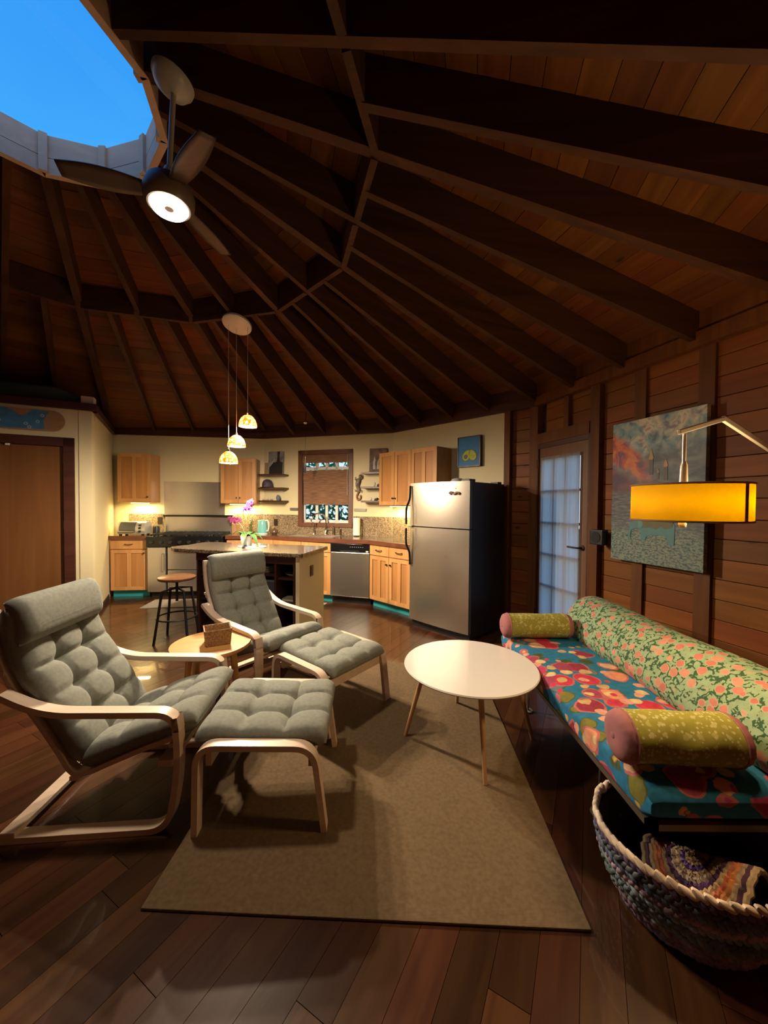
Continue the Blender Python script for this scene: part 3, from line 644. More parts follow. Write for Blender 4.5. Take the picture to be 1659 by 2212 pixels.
# ---- splashbacks
SPL = speckle('splash_granite', [(.16, .115, .075), (.26, .19, .125), (.34, .26, .17), (.11, .08, .05), (.22, .165, .11)], 110, .22)
def splash(face, a0, a1, z1, label):
    o = part('splashback', MB().box(a0, a1, -.014, -.002, ZK1, z1), SPL); put(o, face); return tag(o, label, 'splashback', 'granite splashbacks')
splash(FA, .335, .86, 1.23, 'granite splashback behind the toaster oven')
splash(FA, 1.97, 2.43, 1.23, 'granite splashback behind the flower vases')
splash(FB, .012, W0-.002, 1.23, 'granite splashback behind the turquoise kettle')
splash(FB, W0, W1, WZ0-.002, 'granite splashback under the kitchen window')
splash(FB, W1+.002, FB.L-.012, 1.22, 'granite splashback behind the paper towel roll')
splash(FC, .012, 1.06, 1.22, 'granite splashback left of the refrigerator')
# ---- range
rg_ = thing('range', 'wide stainless range with black cooktop', 'range'); put(rg_, FA, .885)
RW = 1.07
part('body', MB().box(0, RW, -.60, -.02, .08, .885), BLACKG, rg_)
part('plinth', MB().box(.03, RW-.03, -.56, -.1, 0, .08), BLACK, rg_)
part('control_panel', MB().box(0, RW, -.66, -.60, .76, .90), BLACKG, rg_, bev=.01)
for i in range(8):
    x = .08+i*(RW-.16)/7; part('knob', MB().lathe([(.0, 0), (.027, .0), (.023, .03), (0, .032)], 14, (x, -.66, .83), Matrix.Rotation(PI/2, 4, 'X')), plain('black_plastic', (.02, .02, .022), .35), rg_, smooth=True)
for x0, x1, hx, z0 in ((.0, .27, .24, .09), (.28, RW, .31, .42)):
    d = part('oven_door', MB().box(x0+.008, x1-.008, -.635, -.60, z0, .75), STEELH, rg_, bev=.006)
    if x0 == 0: part('handle', MB().tube([(hx-.02, -.635, .66), (hx-.02, -.675, .65), (hx-.02, -.675, .40), (hx-.02, -.635, .39)], .011, 8), STEEL, d, smooth=True)
    else: part('handle', MB().tube([(.40, -.635, .70), (.40, -.675, .70), (RW-.12, -.675, .70), (RW-.12, -.635, .70)], .011, 8), STEEL, d, smooth=True)
part('drawer_front', MB().box(.288, RW-.008, -.635, -.60, .09, .41), STEELH, rg_, bev=.006)
part('cooktop', MB().box(0, RW, -.655, -.02, .885, .915), BLACKG, rg_, bev=.006)
for i in range(3):
    g0 = .04+i*.335; gm = MB()
    for k in range(4): x = g0+.03+k*.085; gm.box(x-.006, x+.006, -.60, -.08, .935, .950)
    for y in (-.60, -.46, -.34, -.22, -.08): gm.box(g0+.0, g0+.315, y-.006, y+.006, .932, .948)
    for x in (g0, g0+.31):
        for y in (-.59, -.09): gm.box(x-.006, x+.01, y-.008, y+.008, .914, .94)
    part('grate', gm, BLACK, rg_)
    for y in (-.46, -.22): part('burner', MB().lathe([(0, .915), (.05, .915), (.045, .928), (0, .93)], 16, (g0+.155, y, 0)), BLACK, rg_, smooth=True)
part('backguard', MB().box(0.02, RW-.02, -.05, -.022, .915, 1.19), STEELH, rg_)
part('shelf', MB().box(0.0, RW, -.11, -.022, 1.19, 1.215), BLACKG, rg_, bev=.004)
sp = tag(part('steel_panel', MB().box(.865, 1.81, -.012, -.002, 1.217, 1.76), STEEL), 'tall stainless steel panel on wall behind the range', 'panel'); put(sp, FA)
# ---- dishwasher
dw = thing('dishwasher', 'stainless dishwasher with black control strip', 'dishwasher'); put(dw, FB, 1.492); 
part('body', MB().box(.002, .586, -.58, -.02, .1, .865), BLACK, dw)
part('plinth', MB().box(.002, .586, -.54, -.1, 0, .1), BLACK, dw)
part('door', MB().box(.004, .584, -.615, -.58, .105, .735), steel('dishwasher_steel', (.72, .66, .58), .25, 2), dw, bev=.008)
cp = part('control_strip', MB().box(.004, .584, -.622, -.58, .74, .862), BLACKG, dw, bev=.01)
part('handle_recess', MB().box(.15, .44, -.624, -.60, .742, .765), BLACK, cp)
for i in range(7): part('button', MB().box(.30+i*.03, .315+i*.03, -.6235, -.62, .81, .815), plain('pale_mark', (.35, .35, .36), .5), cp)
part('sticker', MB().box(.535, .572, -.6236, -.62, .745, .765), WHITEM, cp)
# ---- refrigerator
FS = steel('fridge_steel', (.68, .62, .54), .27, 0)
fr = thing('refrigerator', 'stainless top freezer refrigerator with black sides', 'refrigerator'); put(fr, FC, 1.075)
FW, FH, FD_ = .80, 1.665, .84
part('body', MB().box(0, FW, -FD_+.07, -.10, .03, FH-.01), plain('fridge_black', (.014, .014, .016), .35, bump=.25, bscale=350), fr, bev=.006)
def fdoor(z0, z1):
    def fn(u, v):
        x = .002+(FW-.004)*u; return (x, -FD_+.018-.018*(1-(2*u-1)**2), z0+(z1-z0)*v)
    d = part('door', MB().grid(fn, 16, 1), FS, fr, smooth=True)
    part('door_core', MB().box(.003, FW-.003, -FD_+.019, -FD_+.075, z0, z1), plain('fridge_grey', (.10, .10, .10), .4), d)
    return d
dt, db = fdoor(1.17, FH-.004), fdoor(.085, 1.158)
part('handle', MB().tube(catmull([(.022, -FD_-.004, 1.63), (.022, -FD_-.012, 1.50), (.016, -FD_-.028, 1.44), (.012, -FD_-.062, 1.36), (.012, -FD_-.062, 1.19)], 5), [.012]*20+[.012], 8), BLACKG, dt, smooth=True)
part('handle', MB().tube(catmull([(.022, -FD_-.004, .72), (.022, -FD_-.012, .85), (.016, -FD_-.028, .90), (.012, -FD_-.062, .98), (.012, -FD_-.062, 1.145)], 5), [.012]*20+[.012], 8), BLACKG, db, smooth=True)
part('latch', MB().box(-.002, .05, -FD_-.012, -FD_+.02, 1.155, 1.172), CHROME, fr)
part('hinge_cover', MB().box(FW-.11, FW-.005, -FD_+.02, -FD_+.13, FH-.01, FH+.018), BLACK, fr, bev=.006)
part('hinge_cover', MB().box(FW-.09, FW-.005, -.25, -.16, FH-.01, FH+.012), BLACK, fr)
part('grille', MB().box(.01, FW-.01, -FD_+.06, -FD_+.1, .0, .08), BLACK, fr)
for x in (.03, FW-.05):
    for y in (-.7, -.16): part('foot', MB().box(x, x+.03, y, y+.03, 0, .035), BLACK, fr)
part('badge', MB().box(.60, .64, -FD_+.001, -FD_+.006, 1.585, 1.592), CHROME, dt)
mg = tag(part('fridge_magnet', MB().tube(catmull([(0, 0, 0), (.03, -.004, .012), (.06, -.002, -.006), (.10, -.003, .012), (.13, 0, -.002)], 4), [.006, .012, .01, .014, .012, .013, .01, .009, .012, .014, .012, .01, .009, .01, .008, .007, .005], 6).ball((.02, 0, -.008), .009, 8, 5).ball((.115, 0, -.008), .009, 8, 5), plain('magnet_pink', (.30, .17, .14), .5), smooth=True), 'small pinkish magnet on the freezer door', 'magnet'); put(mg, FC, 1.075+.56, -FD_-.002, 1.535)
cl = thing('cloth_cap', 'pale cap lying on top of the refrigerator', 'cap'); put(cl, FC, 1.075+.50, -.60, FH-.01)
part('crown', MB().lathe([(.075, 0), (.074, .03), (.055, .05), (.02, .058), (0, .06)], 20), plain('cap_pale', (.42, .42, .42), .9), cl, smooth=True)
part('visor', MB().grid(lambda u, v: (.12*(u-.5), -.05-.07*v*(1-(2*u-1)**2*.6), .004+.006*(1-(2*u-1)**2)), 10, 4), plain('cap_pale', (.42, .42, .42), .9), cl, smooth=True)
# ---- sink, taps
sk_ = thing('sink', 'double stainless sink under the kitchen window', 'sink'); put(sk_, FB)
rim = MB()
for x0, x1 in ((sb0, sb0+.36), (sb0+.38, sb1)):
    rim.box(x0, x1, sy0-.012, sy0+.012, ZK1, ZK1+.006).box(x0, x1, sy1-.012, sy1+.012, ZK1, ZK1+.006)
rim.box(sb0-.012, sb0+.012, sy0-.012, sy1+.012, ZK1, ZK1+.006).box(sb1-.012, sb1+.012, sy0-.012, sy1+.012, ZK1, ZK1+.006).box(sb0+.355, sb0+.385, sy0, sy1, ZK1-.02, ZK1+.006)
part('rim', rim, STEEL, sk_)
for x0, x1 in ((sb0+.002, sb0+.358), (sb0+.382, sb1-.002)):
    part('basin', MB().box(x0, x1, sy0+.002, sy1-.002, .72, .725).box(x0, x0+.004, sy0+.002, sy1-.002, .72, ZK1).box(x1-.004, x1, sy0+.002, sy1-.002, .72, ZK1).box(x0, x1, sy0+.002, sy0+.006, .72, ZK1).box(x0, x1, sy1-.006, sy1-.002, .72, ZK1), STEEL, sk_)
f = thing('kitchen_tap', 'tall chrome gooseneck tap at the sink', 'tap'); put(f, FB, 1.16, -.055, ZK1)
part('base', MB().lathe([(0, 0), (.028, 0), (.026, .02), (.018, .03), (.017, .11), (0, .112)], 16), CHROME, f, smooth=True)
part('spout', MB().tube(catmull([(0, 0, .10), (0, 0, .25), (-.03, -.05, .325), (-.09, -.13, .34), (-.14, -.19, .30), (-.15, -.205, .22)], 6), .012, 10), CHROME, f, smooth=True)
part('lever', MB().tube([(.015, 0, .08), (.05, -.01, .10), (.085, -.02, .105)], [.007, .006, .005], 8), CHROME, f, smooth=True)
f = thing('filter_tap', 'slim chrome filtered water tap left of the main tap', 'tap'); put(f, FB, .955, -.06, ZK1)
part('base', MB().lathe([(0, 0), (.02, 0), (.014, .02), (.012, .08), (0, .082)], 12), CHROME, f, smooth=True)
part('spout', MB().tube(catmull([(0, 0, .07), (0, 0, .16), (.0, -.03, .2), (0, -.08, .19), (0, -.09, .16)], 5), .006, 8), CHROME, f, smooth=True)
f = thing('soap_dispenser', 'chrome soap pump right of the main tap', 'dispenser'); put(f, FB, 1.29, -.06, ZK1)
part('body', MB().lathe([(0, 0), (.022, 0), (.018, .03), (.016, .10), (.02, .12), (0, .125)], 14), CHROME, f, smooth=True)
part('nozzle', MB().tube([(0, 0, .12), (0, 0, .145), (0, -.03, .15), (0, -.06, .14)], .006, 8), CHROME, f, smooth=True)
f = thing('side_sprayer', 'small chrome sprayer beside the paper towel', 'sprayer'); put(f, FB, 1.40, -.06, ZK1)
part('base', MB().lathe([(0, 0), (.02, 0), (.015, .025), (.013, .07), (0, .072)], 12), CHROME, f, smooth=True)
part('head', MB().tube([(0, 0, .07), (0, -.01, .11), (0, -.03, .125)], [.011, .013, .009], 8), CHROME, f, smooth=True)
# ---- paper towel, strips, outlets
pt = thing('paper_towel', 'white paper towel roll standing right of the window', 'paper towel'); put(pt, FB, 1.70, -.10, ZK1)
part('base', MB().lathe([(0, 0), (.07, 0), (.07, .012), (0, .014)], 20), CHROME, pt, smooth=True)
part('roll', MB().lathe([(.02, .016), (.055, .016), (.055, .285), (.02, .285), (.02, .016)], 24), plain('paper', (.74, .72, .68), .9), pt, smooth=True)
part('rod', MB().tube([(0, 0, .01), (0, 0, .31)], .006, 8), CHROME, pt, smooth=True)
part('arm', MB().tube([(.075, 0, .01), (.08, 0, .15)], .004, 6), CHROME, pt)
for a, lab in ((.50, 'grey metal strip on wall left of the window'), (1.625, 'grey metal strip above the paper towel roll')):
    o = part('magnetic_strip', MB().box(0, .14 if a < 1 else .20, -.02, -.002, 1.30, 1.345), plain('strip_grey', (.20, .19, .16), .4, metal=.5), bev=.003)
    tag(o, lab, 'strip', 'metal strips beside the window'); put(o, FB, a)
def outlet(face, a, y, z, label, w=.07, h=.115, col=None, cov=True):
    t = thing('outlet', label, 'outlet', group='wall outlets'); put(t, face, a, y, z); m = col or BRONZE
    p = part('plate', MB().box(-w/2, w/2, -.006, 0, -h/2, h/2), m, t, bev=.002)
    for zz in (-.022, .022): part('socket', MB().box(-.014, .014, -.009, -.005, zz-.012, zz+.012), BLACK, p)
outlet(FB, .235, -.016, 1.10, 'dark outlet plate behind the kettle')
outlet(FC, .42, -.016, 1.08, 'dark outlet plate on splashback left of the refrigerator')
outlet(FA, .80, -.016, 1.12, 'dark outlet plate between toaster oven and range')
# ---- under-cabinet lamps
WARM = plain('strip_glow', (1.0, .72, .30), .5, emis=9)
def strip(face, a0, a1, y, z, label, p):
    t = thing('under_cabinet_lamp', label, 'lamp', group='under-cabinet lamps'); put(t, face, a0, y, z)
    part('housing', MB().box(0, a1-a0, -.03, .03, -.012, 0), WHITEM, t)
    part('diffuser', MB().box(.005, a1-a0-.005, -.026, .026, -.022, -.012), WARM, t, bev=.004)
    ld = bpy.data.lights.new('strip_light', 'AREA'); ld.shape = 'RECTANGLE'; ld.size = a1-a0; ld.size_y = .05; ld.energy = p; ld.color = (1, .74, .30)
    l = bpy.data.objects.new('strip_light', ld); C.objects.link(l); l.parent = t; l.location = ((a1-a0)/2, 0, -.026)
strip(FA, .44, .70, -.16, 1.42, 'lit strip lamp under the cabinet above the toaster oven', P_UNDER)
strip(FA, 1.93, 2.30, -.16, 1.41, 'lit strip lamp under the cabinet behind the orchid', P_UNDER)
strip(FC, .10, .62, -.14, 1.40, 'lit strip lamp under the cabinet by the refrigerator', P_UNDER*1.2)
# ---- toaster oven
to = thing('toaster_oven', 'chrome toaster oven with rounded glass front', 'toaster oven'); put(to, FA, .40, -.36, ZK1)
prof = rounded([(-.10, .02), (-.125, .09), (-.07, .205), (.10, .205), (.12, .02)], [.04, .07, .04])
b = MB(); b.prism([(y, z) for y, z in prof], 0, .38); b.v = [(z, x, y) for x, y, z in b.v]
SILV = plain('silver', (.66, .64, .56), .25, metal=.55)
part('shell', b, SILV, to, smooth=True)
pg = [(y-.004, z) for y, z in prof if y < -.03 and z > .03]
gd = MB()
for (y, z) in pg: gd.v += [(.025, y, z), (.25, y, z)]
gd.f = [(2*i, 2*i+1, 2*i+3, 2*i+2) for i in range(len(pg)-1)]
d = part('glass_door', gd, plain('smoked_glass', (.10, .10, .085), .06, coat=.5), to, smooth=True)
part('handle', MB().tube([(.03, -.125, .055), (.03, -.15, .06), (.245, -.15, .06), (.245, -.125, .055)], .007, 8), CHROME, d, smooth=True)
for z in (.06, .11, .155): part('dial', MB().lathe([(0, 0), (.018, 0), (.015, .02), (0, .022)], 14, (.315, -.115+.2*max(0, z-.09), z), Matrix.Rotation(PI/2, 4, 'X')), BLACK, to, smooth=True)
for x in (.03, .34):
    for y in (-.08, .09): part('foot', MB().box(x-.015, x+.015, y-.015, y+.015, 0, .022), BLACK, to)
ph = tag(part('black_canister', MB().lathe([(0, 0), (.05, 0), (.05, .10), (.045, .12), (.02, .13), (0, .132)], 18), BLACK, smooth=True), 'small black canister beside the toaster oven', 'canister'); put(ph, FA, .825, -.2, ZK1)
# ---- kettle, teapot
k = thing('kettle', 'turquoise electric kettle on the worktop', 'kettle'); put(k, FB, .13, -.24, ZK1)
TQ = plain('turquoise', (.18, .52, .50), .2, coat=.5)
part('base', MB().lathe([(0, 0), (.085, 0), (.082, .018), (0, .02)], 24), WHITEM, k, smooth=True)
part('body', MB().lathe([(.0, .02), (.08, .02), (.082, .05), (.072, .16), (.062, .215), (.058, .222), (.0, .235)], 24), TQ, k, smooth=True)
part('handle', MB().tube(catmull([(.055, 0, .215), (.10, 0, .215), (.115, 0, .15), (.105, 0, .06), (.075, 0, .05)], 5), .013, 8), WHITEM, k, smooth=True)
part('spout', MB().tube([(-.05, 0, .19), (-.085, 0, .215)], [.022, .012], 8), TQ, k, smooth=True)
tp = thing('teapot', 'small brown teapot beside the kettle', 'teapot'); put(tp, FB, .335, -.22, ZK1)
BR = plain('brown_glaze', (.12, .065, .035), .2)
part('body', MB().lathe([(0, 0), (.035, 0), (.06, .03), (.058, .06), (.035, .085), (.012, .09), (.012, .105), (0, .108)], 20), BR, tp, smooth=True)
part('spout', MB().tube(catmull([(-.05, 0, .035), (-.08, 0, .05), (-.09, 0, .085)], 5), [.013, .012, .012, .011, .01, .01, .009, .009, .008, .008, .008], 8), BR, tp, smooth=True)
part('handle', MB().tube(catmull([(.05, 0, .065), (.085, 0, .07), (.09, 0, .035), (.055, 0, .025)], 5), .006, 8), BR, tp, smooth=True)
# ---- floating shelves and what stands on them
SHM = wood('shelf_wood', (.05, .018, .012), (.08, .03, .018), axis=0, scale=9, rough=.4, var=.05)
ZS = (1.865, 1.645, 1.435)
for z, lab in zip(ZS, ('top', 'middle', 'lowest')):
    o = tag(part('floating_shelf', MB().box(.02, .47, -.20, -.002, z, z+.028), SHM, bev=.003), f'{lab} dark floating shelf left of the window', 'shelf', 'floating shelves left of the window'); put(o, FB)
    o = tag(part('floating_shelf', MB().box(1.80, 2.17, -.20, -.002, z+.005, z+.033), SHM, bev=.003), f'{lab} dark floating shelf right of the window', 'shelf', 'floating shelves right of the window'); put(o, FB)
def blotchy(name, cols, scale=6, stretch=(1, 1, 1)):
    m, n, b = _new(name); tc = _N(n, 'ShaderNodeTexCoord'); mp = _N(n, 'ShaderNodeMapping'); mp.inputs['Scale'].default_value = stretch
    n.links.new(tc.outputs['Object'], mp.inputs['Vector'])
    nz = _N(n, 'ShaderNodeTexNoise'); nz.inputs['Scale'].default_value = scale; nz.inputs['Detail'].default_value = 5; nz.inputs['Distortion'].default_value = .8
    n.links.new(mp.outputs[0], nz.inputs['Vector']); cr = _N(n, 'ShaderNodeValToRGB'); e = cr.color_ramp.elements
    while len(e) < len(cols): e.new(.5)
    for i, c in enumerate(cols): e[i].position = .3+.4*i/(len(cols)-1); e[i].color = (*c, 1)
    n.links.new(nz.outputs['Fac'], cr.inputs['Fac']); n.links.new(cr.outputs[0], b.inputs['Base Color']); b.inputs['Roughness'].default_value = .6
    return m
def print_card(face, a0, a1, y, z0, z1, lean, mat, name, label, extra=None):
    t = thing(name, label, 'picture', group='prints leaning on the shelves'); put(t, face, a0, y, z0); t.rotation_euler[0] = -lean
    part('board', MB().box(0, a1-a0, 0, .012, 0, z1-z0), mat, t)
    if extra:
        for nm, mb, m in extra: part(nm, mb, m, t)
    return t
INK = plain('print_dark', (.018, .016, .017), .6); PALE = plain('print_pale', (.42, .40, .36), .6)
print_card(FB, .12, .40, -.07, 1.895, 2.275, .06, blotchy('print_mist', [(.10, .09, .10), (.26, .25, .26), (.34, .33, .32)], 7), 'landscape_print', 'misty grey print of a dark tree and crag on the left shelf',
  [('crag', MB().prism_y([(.02, 0), (.27, 0), (.27, .20), (.20, .215), (.10, .20), (.05, .15), (.02, .12)], -.003, .001), INK), ('trunk', MB().prism_y([(.15, .19), (.22, .19), (.205, .30), (.215, .378), (.165, .378), (.17, .28)], -.004, .001), INK),
   ('branch', MB().tube([(.03, -.002, .13), (.07, -.002, .18), (.11, -.002, .26), (.12, -.002, .20)], .006, 5), PALE)])
c = tag(part('leaning_card', MB().box(0, .09, 0, .008, 0, .20), plain('kraft_card', (.33, .20, .10), .8)), 'small tan card behind the misty print', 'card'); put(c, FB, .03, -.04, 1.895); c.rotation_euler[0] = -.08
t = print_card(FB, 1.885, 2.16, -.06, 1.90, 2.27, .05, blotchy('print_dusky', [(.03, .012, .012), (.13, .06, .05), (.20, .12, .09)], 9), 'fire_print', 'dark reddish print of pale flames on the right shelf',
  [('flame', MB().prism_y([(.06, .05), (.10, .05), (.09, .14), (.10, .19), (.08, .25), (.06, .16)], -.003, .001), PALE), ('flame', MB().prism_y([(.12, .05), (.16, .05), (.15, .13), (.155, .22), (.13, .16)], -.003, .001), PALE)])
h = thing('woven_hat', 'rounded dark purple hat on the middle left shelf', 'hat'); put(h, FB, .15, -.13, 1.673)
part('crown', MB().lathe([(.085, 0), (.088, .02), (.085, .07), (.065, .115), (.03, .135), (0, .14)], 22), blotchy('cap_purple', [(.015, .012, .02), (.05, .03, .06), (.12, .10, .13)], 40), h, smooth=True)
part('brim', MB().lathe([(.08, .0), (.115, .0), (.115, .01), (.08, .012), (.08, .0)], 22), plain('brim_dark', (.02, .015, .02), .9), h)
v = thing('bud_vase', 'small blue grey vase on the lowest left shelf', 'vase'); put(v, FB, .33, -.10, 1.463)
part('body', MB().lathe([(0, 0), (.022, 0), (.034, .03), (.034, .06), (.018, .085), (.020, .095), (.014, .095), (.012, .06), (0, .02)], 16), plain('vase_blue', (.12, .16, .19), .3), v, smooth=True)
rs = random.Random(9)
for i, (fa, fy, fz, nm, lab, col, sc) in enumerate(((.06, -.1, 1.463, 'shell', 'pale shell at the left end of the lowest left shelf', (.5, .45, .36), (.030, .022, .016)), (.13, -.1, 1.463, 'pebble', 'tan pebble in the middle of the lowest left shelf', (.42, .33, .24), (.026, .02, .014)), (.20, -.09, 1.463, 'driftwood', 'grey driftwood bit next to the blue vase', (.30, .26, .22), (.036, .014, .012)),
   (1.98, -.1, 1.678, 'glass_figure', 'pale figurine on the middle right shelf', (.55, .52, .45), (.022, .018, .034)), (1.93, -.1, 1.468, 'white_cup', 'tiny white cup on the lowest right shelf', (.6, .58, .52), (.018, .018, .022)), (2.02, -.1, 1.468, 'dark_stone', 'dark stone on the lowest right shelf', (.03, .03, .03), (.034, .025, .022)))):
    mb = MB().ball((0, 0, sc[2]), 1, 10, 7, sc)
    mb.v = [(x*(1+.12*math.sin(9*z/sc[2]*.3+i)), y, z*(1+.1*math.sin(3*x/sc[0]))) for x, y, z in mb.v]
    o = tag(part(nm, mb, plain('trinket_'+nm, col, .5), smooth=True), lab, 'ornament', 'trinkets on the shelves'); put(o, FB, fa, fy, fz)
# ---- carved gecko by the window
gk = thing('carved_lizard', 'carved wooden lizard hanging right of the window', 'ornament'); put(gk, FB, 1.70, -.02, 1.475)
GM = speckle('lizard_paint', [(.10, .07, .055), (.20, .15, .12), (.06, .045, .035), (.28, .22, .18)], 90, .6)
part('body', MB().tube(catmull([(.035, 0, .40), (.03, -.008, .35), (.0, -.01, .30), (-.015, -.01, .23), (.005, -.008, .16), (-.005, -.004, .12)], 5), [.012, .022, .032, .03, .028, .024, .022, .024, .03, .034, .036, .036, .036, .034, .032, .03, .028, .026, .026, .026, .026, .024, .022, .02, .017, .014], 10), GM, gk, smooth=True)
part('tail', MB().tube(catmull([(-.005, -.002, .12), (-.03, -.004, .06), (-.01, -.006, .005), (.03, -.004, .03), (.03, -.004, .08)], 6), [.014]*24+[.008], 8), plain('lizard_tail', (.30, .15, .09), .6), gk, smooth=True)
for p in (((.02, -.01, .32), (.06, -.012, .34), (.065, -.012, .38)), ((-.01, -.01, .30), (-.05, -.012, .32), (-.05, -.012, .36)), ((.01, -.01, .15), (.05, -.012, .13), (.06, -.012, .16)), ((-.01, -.01, .15), (-.05, -.012, .14), (-.055, -.012, .17))):
    part('leg', MB().tube(p, [.011, .009, .006], 6), GM, gk, smooth=True)
# ---- avocado picture
av = thing('avocado_picture', 'small blue picture of two avocado halves in deep dark frame', 'picture'); put(av, FC, 1.20, 0, 1.895)
part('frame', MB().box(0, .33, -.055, -.003, 0, .014).box(0, .33, -.055, -.003, .366, .38).box(0, .014, -.055, -.003, 0, .38).box(.316, .33, -.055, -.003, 0, .38), plain('frame_dark', (.035, .012, .01), .4), av)
part('canvas', MB().box(.012, .318, -.05, -.004, .012, .368), plain('avocado_blue', (.02, .16, .40), .6, vary=.25, bscale=9), av)
def egg(cx, cz, a, b, rot, y0, y1):
    P = []
    for i in range(20):
        t = 2*PI*i/20; r = 1-.22*math.sin(t); x, z = a*math.cos(t)*r, b*math.sin(t); P.append((cx+x*math.cos(rot)-z*math.sin(rot), cz+x*math.sin(rot)+z*math.cos(rot)))
    return MB().prism_y(P, y0, y1)
for k_, (cx, cz, ro) in enumerate(((.135, .145, -.55), (.215, .145, .5))):
    h = part('avocado_half', egg(cx, cz, .058, .08, ro, -.0525, -.049), plain('avocado_skin', (.10, .16, .01), .6), av)
    part('flesh', egg(cx, cz, .048, .069, ro, -.054, -.052), plain('avocado_flesh', (.42, .46, .06), .6), h)
    part('pit', egg(cx-.01+.012*k_, cz-.018, .028, .030, ro, -.0555, -.0535), plain('avocado_pit', (.10, .05, .02), .5) if k_ == 0 else plain('avocado_hollow', (.34, .38, .04), .6), h)
# ---- island
isl = thing('kitchen_island', 'kitchen island with granite top, open dark shelves and a cream end panel', 'island', (-2.43, 4.04, 0), math.radians(-14.2))
DK = wood('island_dark', (.030, .012, .009), (.052, .020, .014), axis=0, scale=8, rough=.4, var=.05)
part('top', MB().prism(rounded([(.05, .34), (.0, .62), (.10, .70), (1.66, .70), (1.68, 0), (.16, 0), (.0, .12), (.05, .34)], [.03, .05, .02, .02, .06, .04], 4)[:-1], .882, .922), GRANITE, isl, bev=.006)
part('end_panel', MB().box(1.585, 1.625, .05, .66, .10, .882), CREAM, isl); part('end_plinth', MB().box(1.585, 1.61, .08, .62, 0, .10), TEAL, isl)
part('back_panel', MB().box(.42, 1.585, .62, .66, .0, .882), DK, isl)
part('side_panel', MB().box(.40, .42, .06, .66, 0, .882), DK, isl)
for x in (.98, 1.34): part('divider', MB().box(x, x+.022, .06, .62, .0, .882), DK, isl)
part('face_post', MB().box(1.555, 1.585, .05, .62, 0, .882), DK, isl)
part('apron', MB().box(.40, 1.585, .055, .085, .80, .882), DK, isl)
for x0, x1, zs in ((.42, .98, (.06, .36, .62)), (1.002, 1.34, (.06, .42, .66)), (1.362, 1.555, (.06, .38, .63))):
    for z in zs: part('shelf', MB().box(x0, x1, .10, .62, z, z+.02), DK, isl)
IM = Matrix.Translation((-2.43, 4.04, 0)) @ Matrix.Rotation(math.radians(-14.2), 4, 'Z')
def on_island(o, x, y, z, rz=0): o.location = IM @ Vector((x, y, z)); o.rotation_euler = (0, 0, math.radians(-14.2)+rz); return o
t = thing('outlet', 'dark outlet plate on the cream end panel of the island', 'outlet', group='wall outlets'); on_island(t, 1.626, .33, .70, PI/2)
p = part('plate', MB().box(-.035, .035, -.006, 0, -.0575, .0575), BRONZE, t, bev=.002)
for zz in (-.022, .022): part('socket', MB().box(-.014, .014, -.009, -.005, zz-.012, zz+.012), BLACK, p)
bw = thing('serving_bowl', 'shallow white bowl on the island shelf', 'bowl'); on_island(bw, 1.465, .22, .65)
part('body', MB().lathe([(0, 0), (.035, 0), (.075, .03), (.08, .036), (.074, .034), (.03, .01), (0, .009)], 24), WHITEM, bw, smooth=True)
for i in range(3): part('nut', MB().ball((.02*math.cos(i*2.1), .02*math.sin(i*2.1), .026), .016, 8, 6), plain('nut_brown', (.12, .06, .03), .6), bw, smooth=True)
bk = [(1.02, .16, .68, .20, .24, .028, (.16, .21, .28), 'blue grey magazine at the bottom of the upper shelf pile'), (1.03, .15, .708, .19, .23, .022, (.42, .42, .40), 'pale magazine in the middle of the upper shelf pile'), (1.04, .17, .73, .17, .22, .018, (.10, .16, .22), 'dark blue book on top of the upper shelf pile'),
      (.46, .12, .38, .24, .28, .05, (.45, .50, .55), 'thick pale book at the bottom of the left shelf pile'), (.47, .13, .43, .22, .26, .035, (.10, .40, .42), 'turquoise book on top of the left shelf pile'), (1.38, .14, .40, .15, .2, .03, (.30, .27, .16), 'tan book lying under the white bowl shelf')]
for x, y, z, w, d, h, col, lab in bk:
    t = thing('book', lab, 'book', group='books on the island shelves'); on_island(t, x, y, z, random.uniform(-.06, .06))
    part('cover', MB().box(0, w, 0, d, 0, .003).box(0, w, 0, d, h-.003, h).box(0, .004, 0, d, 0, h), plain('cover_%d%d' % (int(x*100), int(z*100)), col, .4), t)
    part('pages', MB().box(.004, w-.005, .004, d-.004, .003, h-.003), plain('pages', (.60, .57, .50), .9), t)
t = thing('storage_box', 'dark grey box on the middle island shelf', 'box'); on_island(t, 1.03, .14, .44)
part('body', MB().box(0, .26, 0, .3, 0, .15), plain('box_grey', (.05, .06, .08), .5), t, bev=.006); part('lid', MB().box(-.004, .264, -.004, .304, .15, .175), plain('lid_grey', (.09, .11, .14), .5), t, bev=.005)
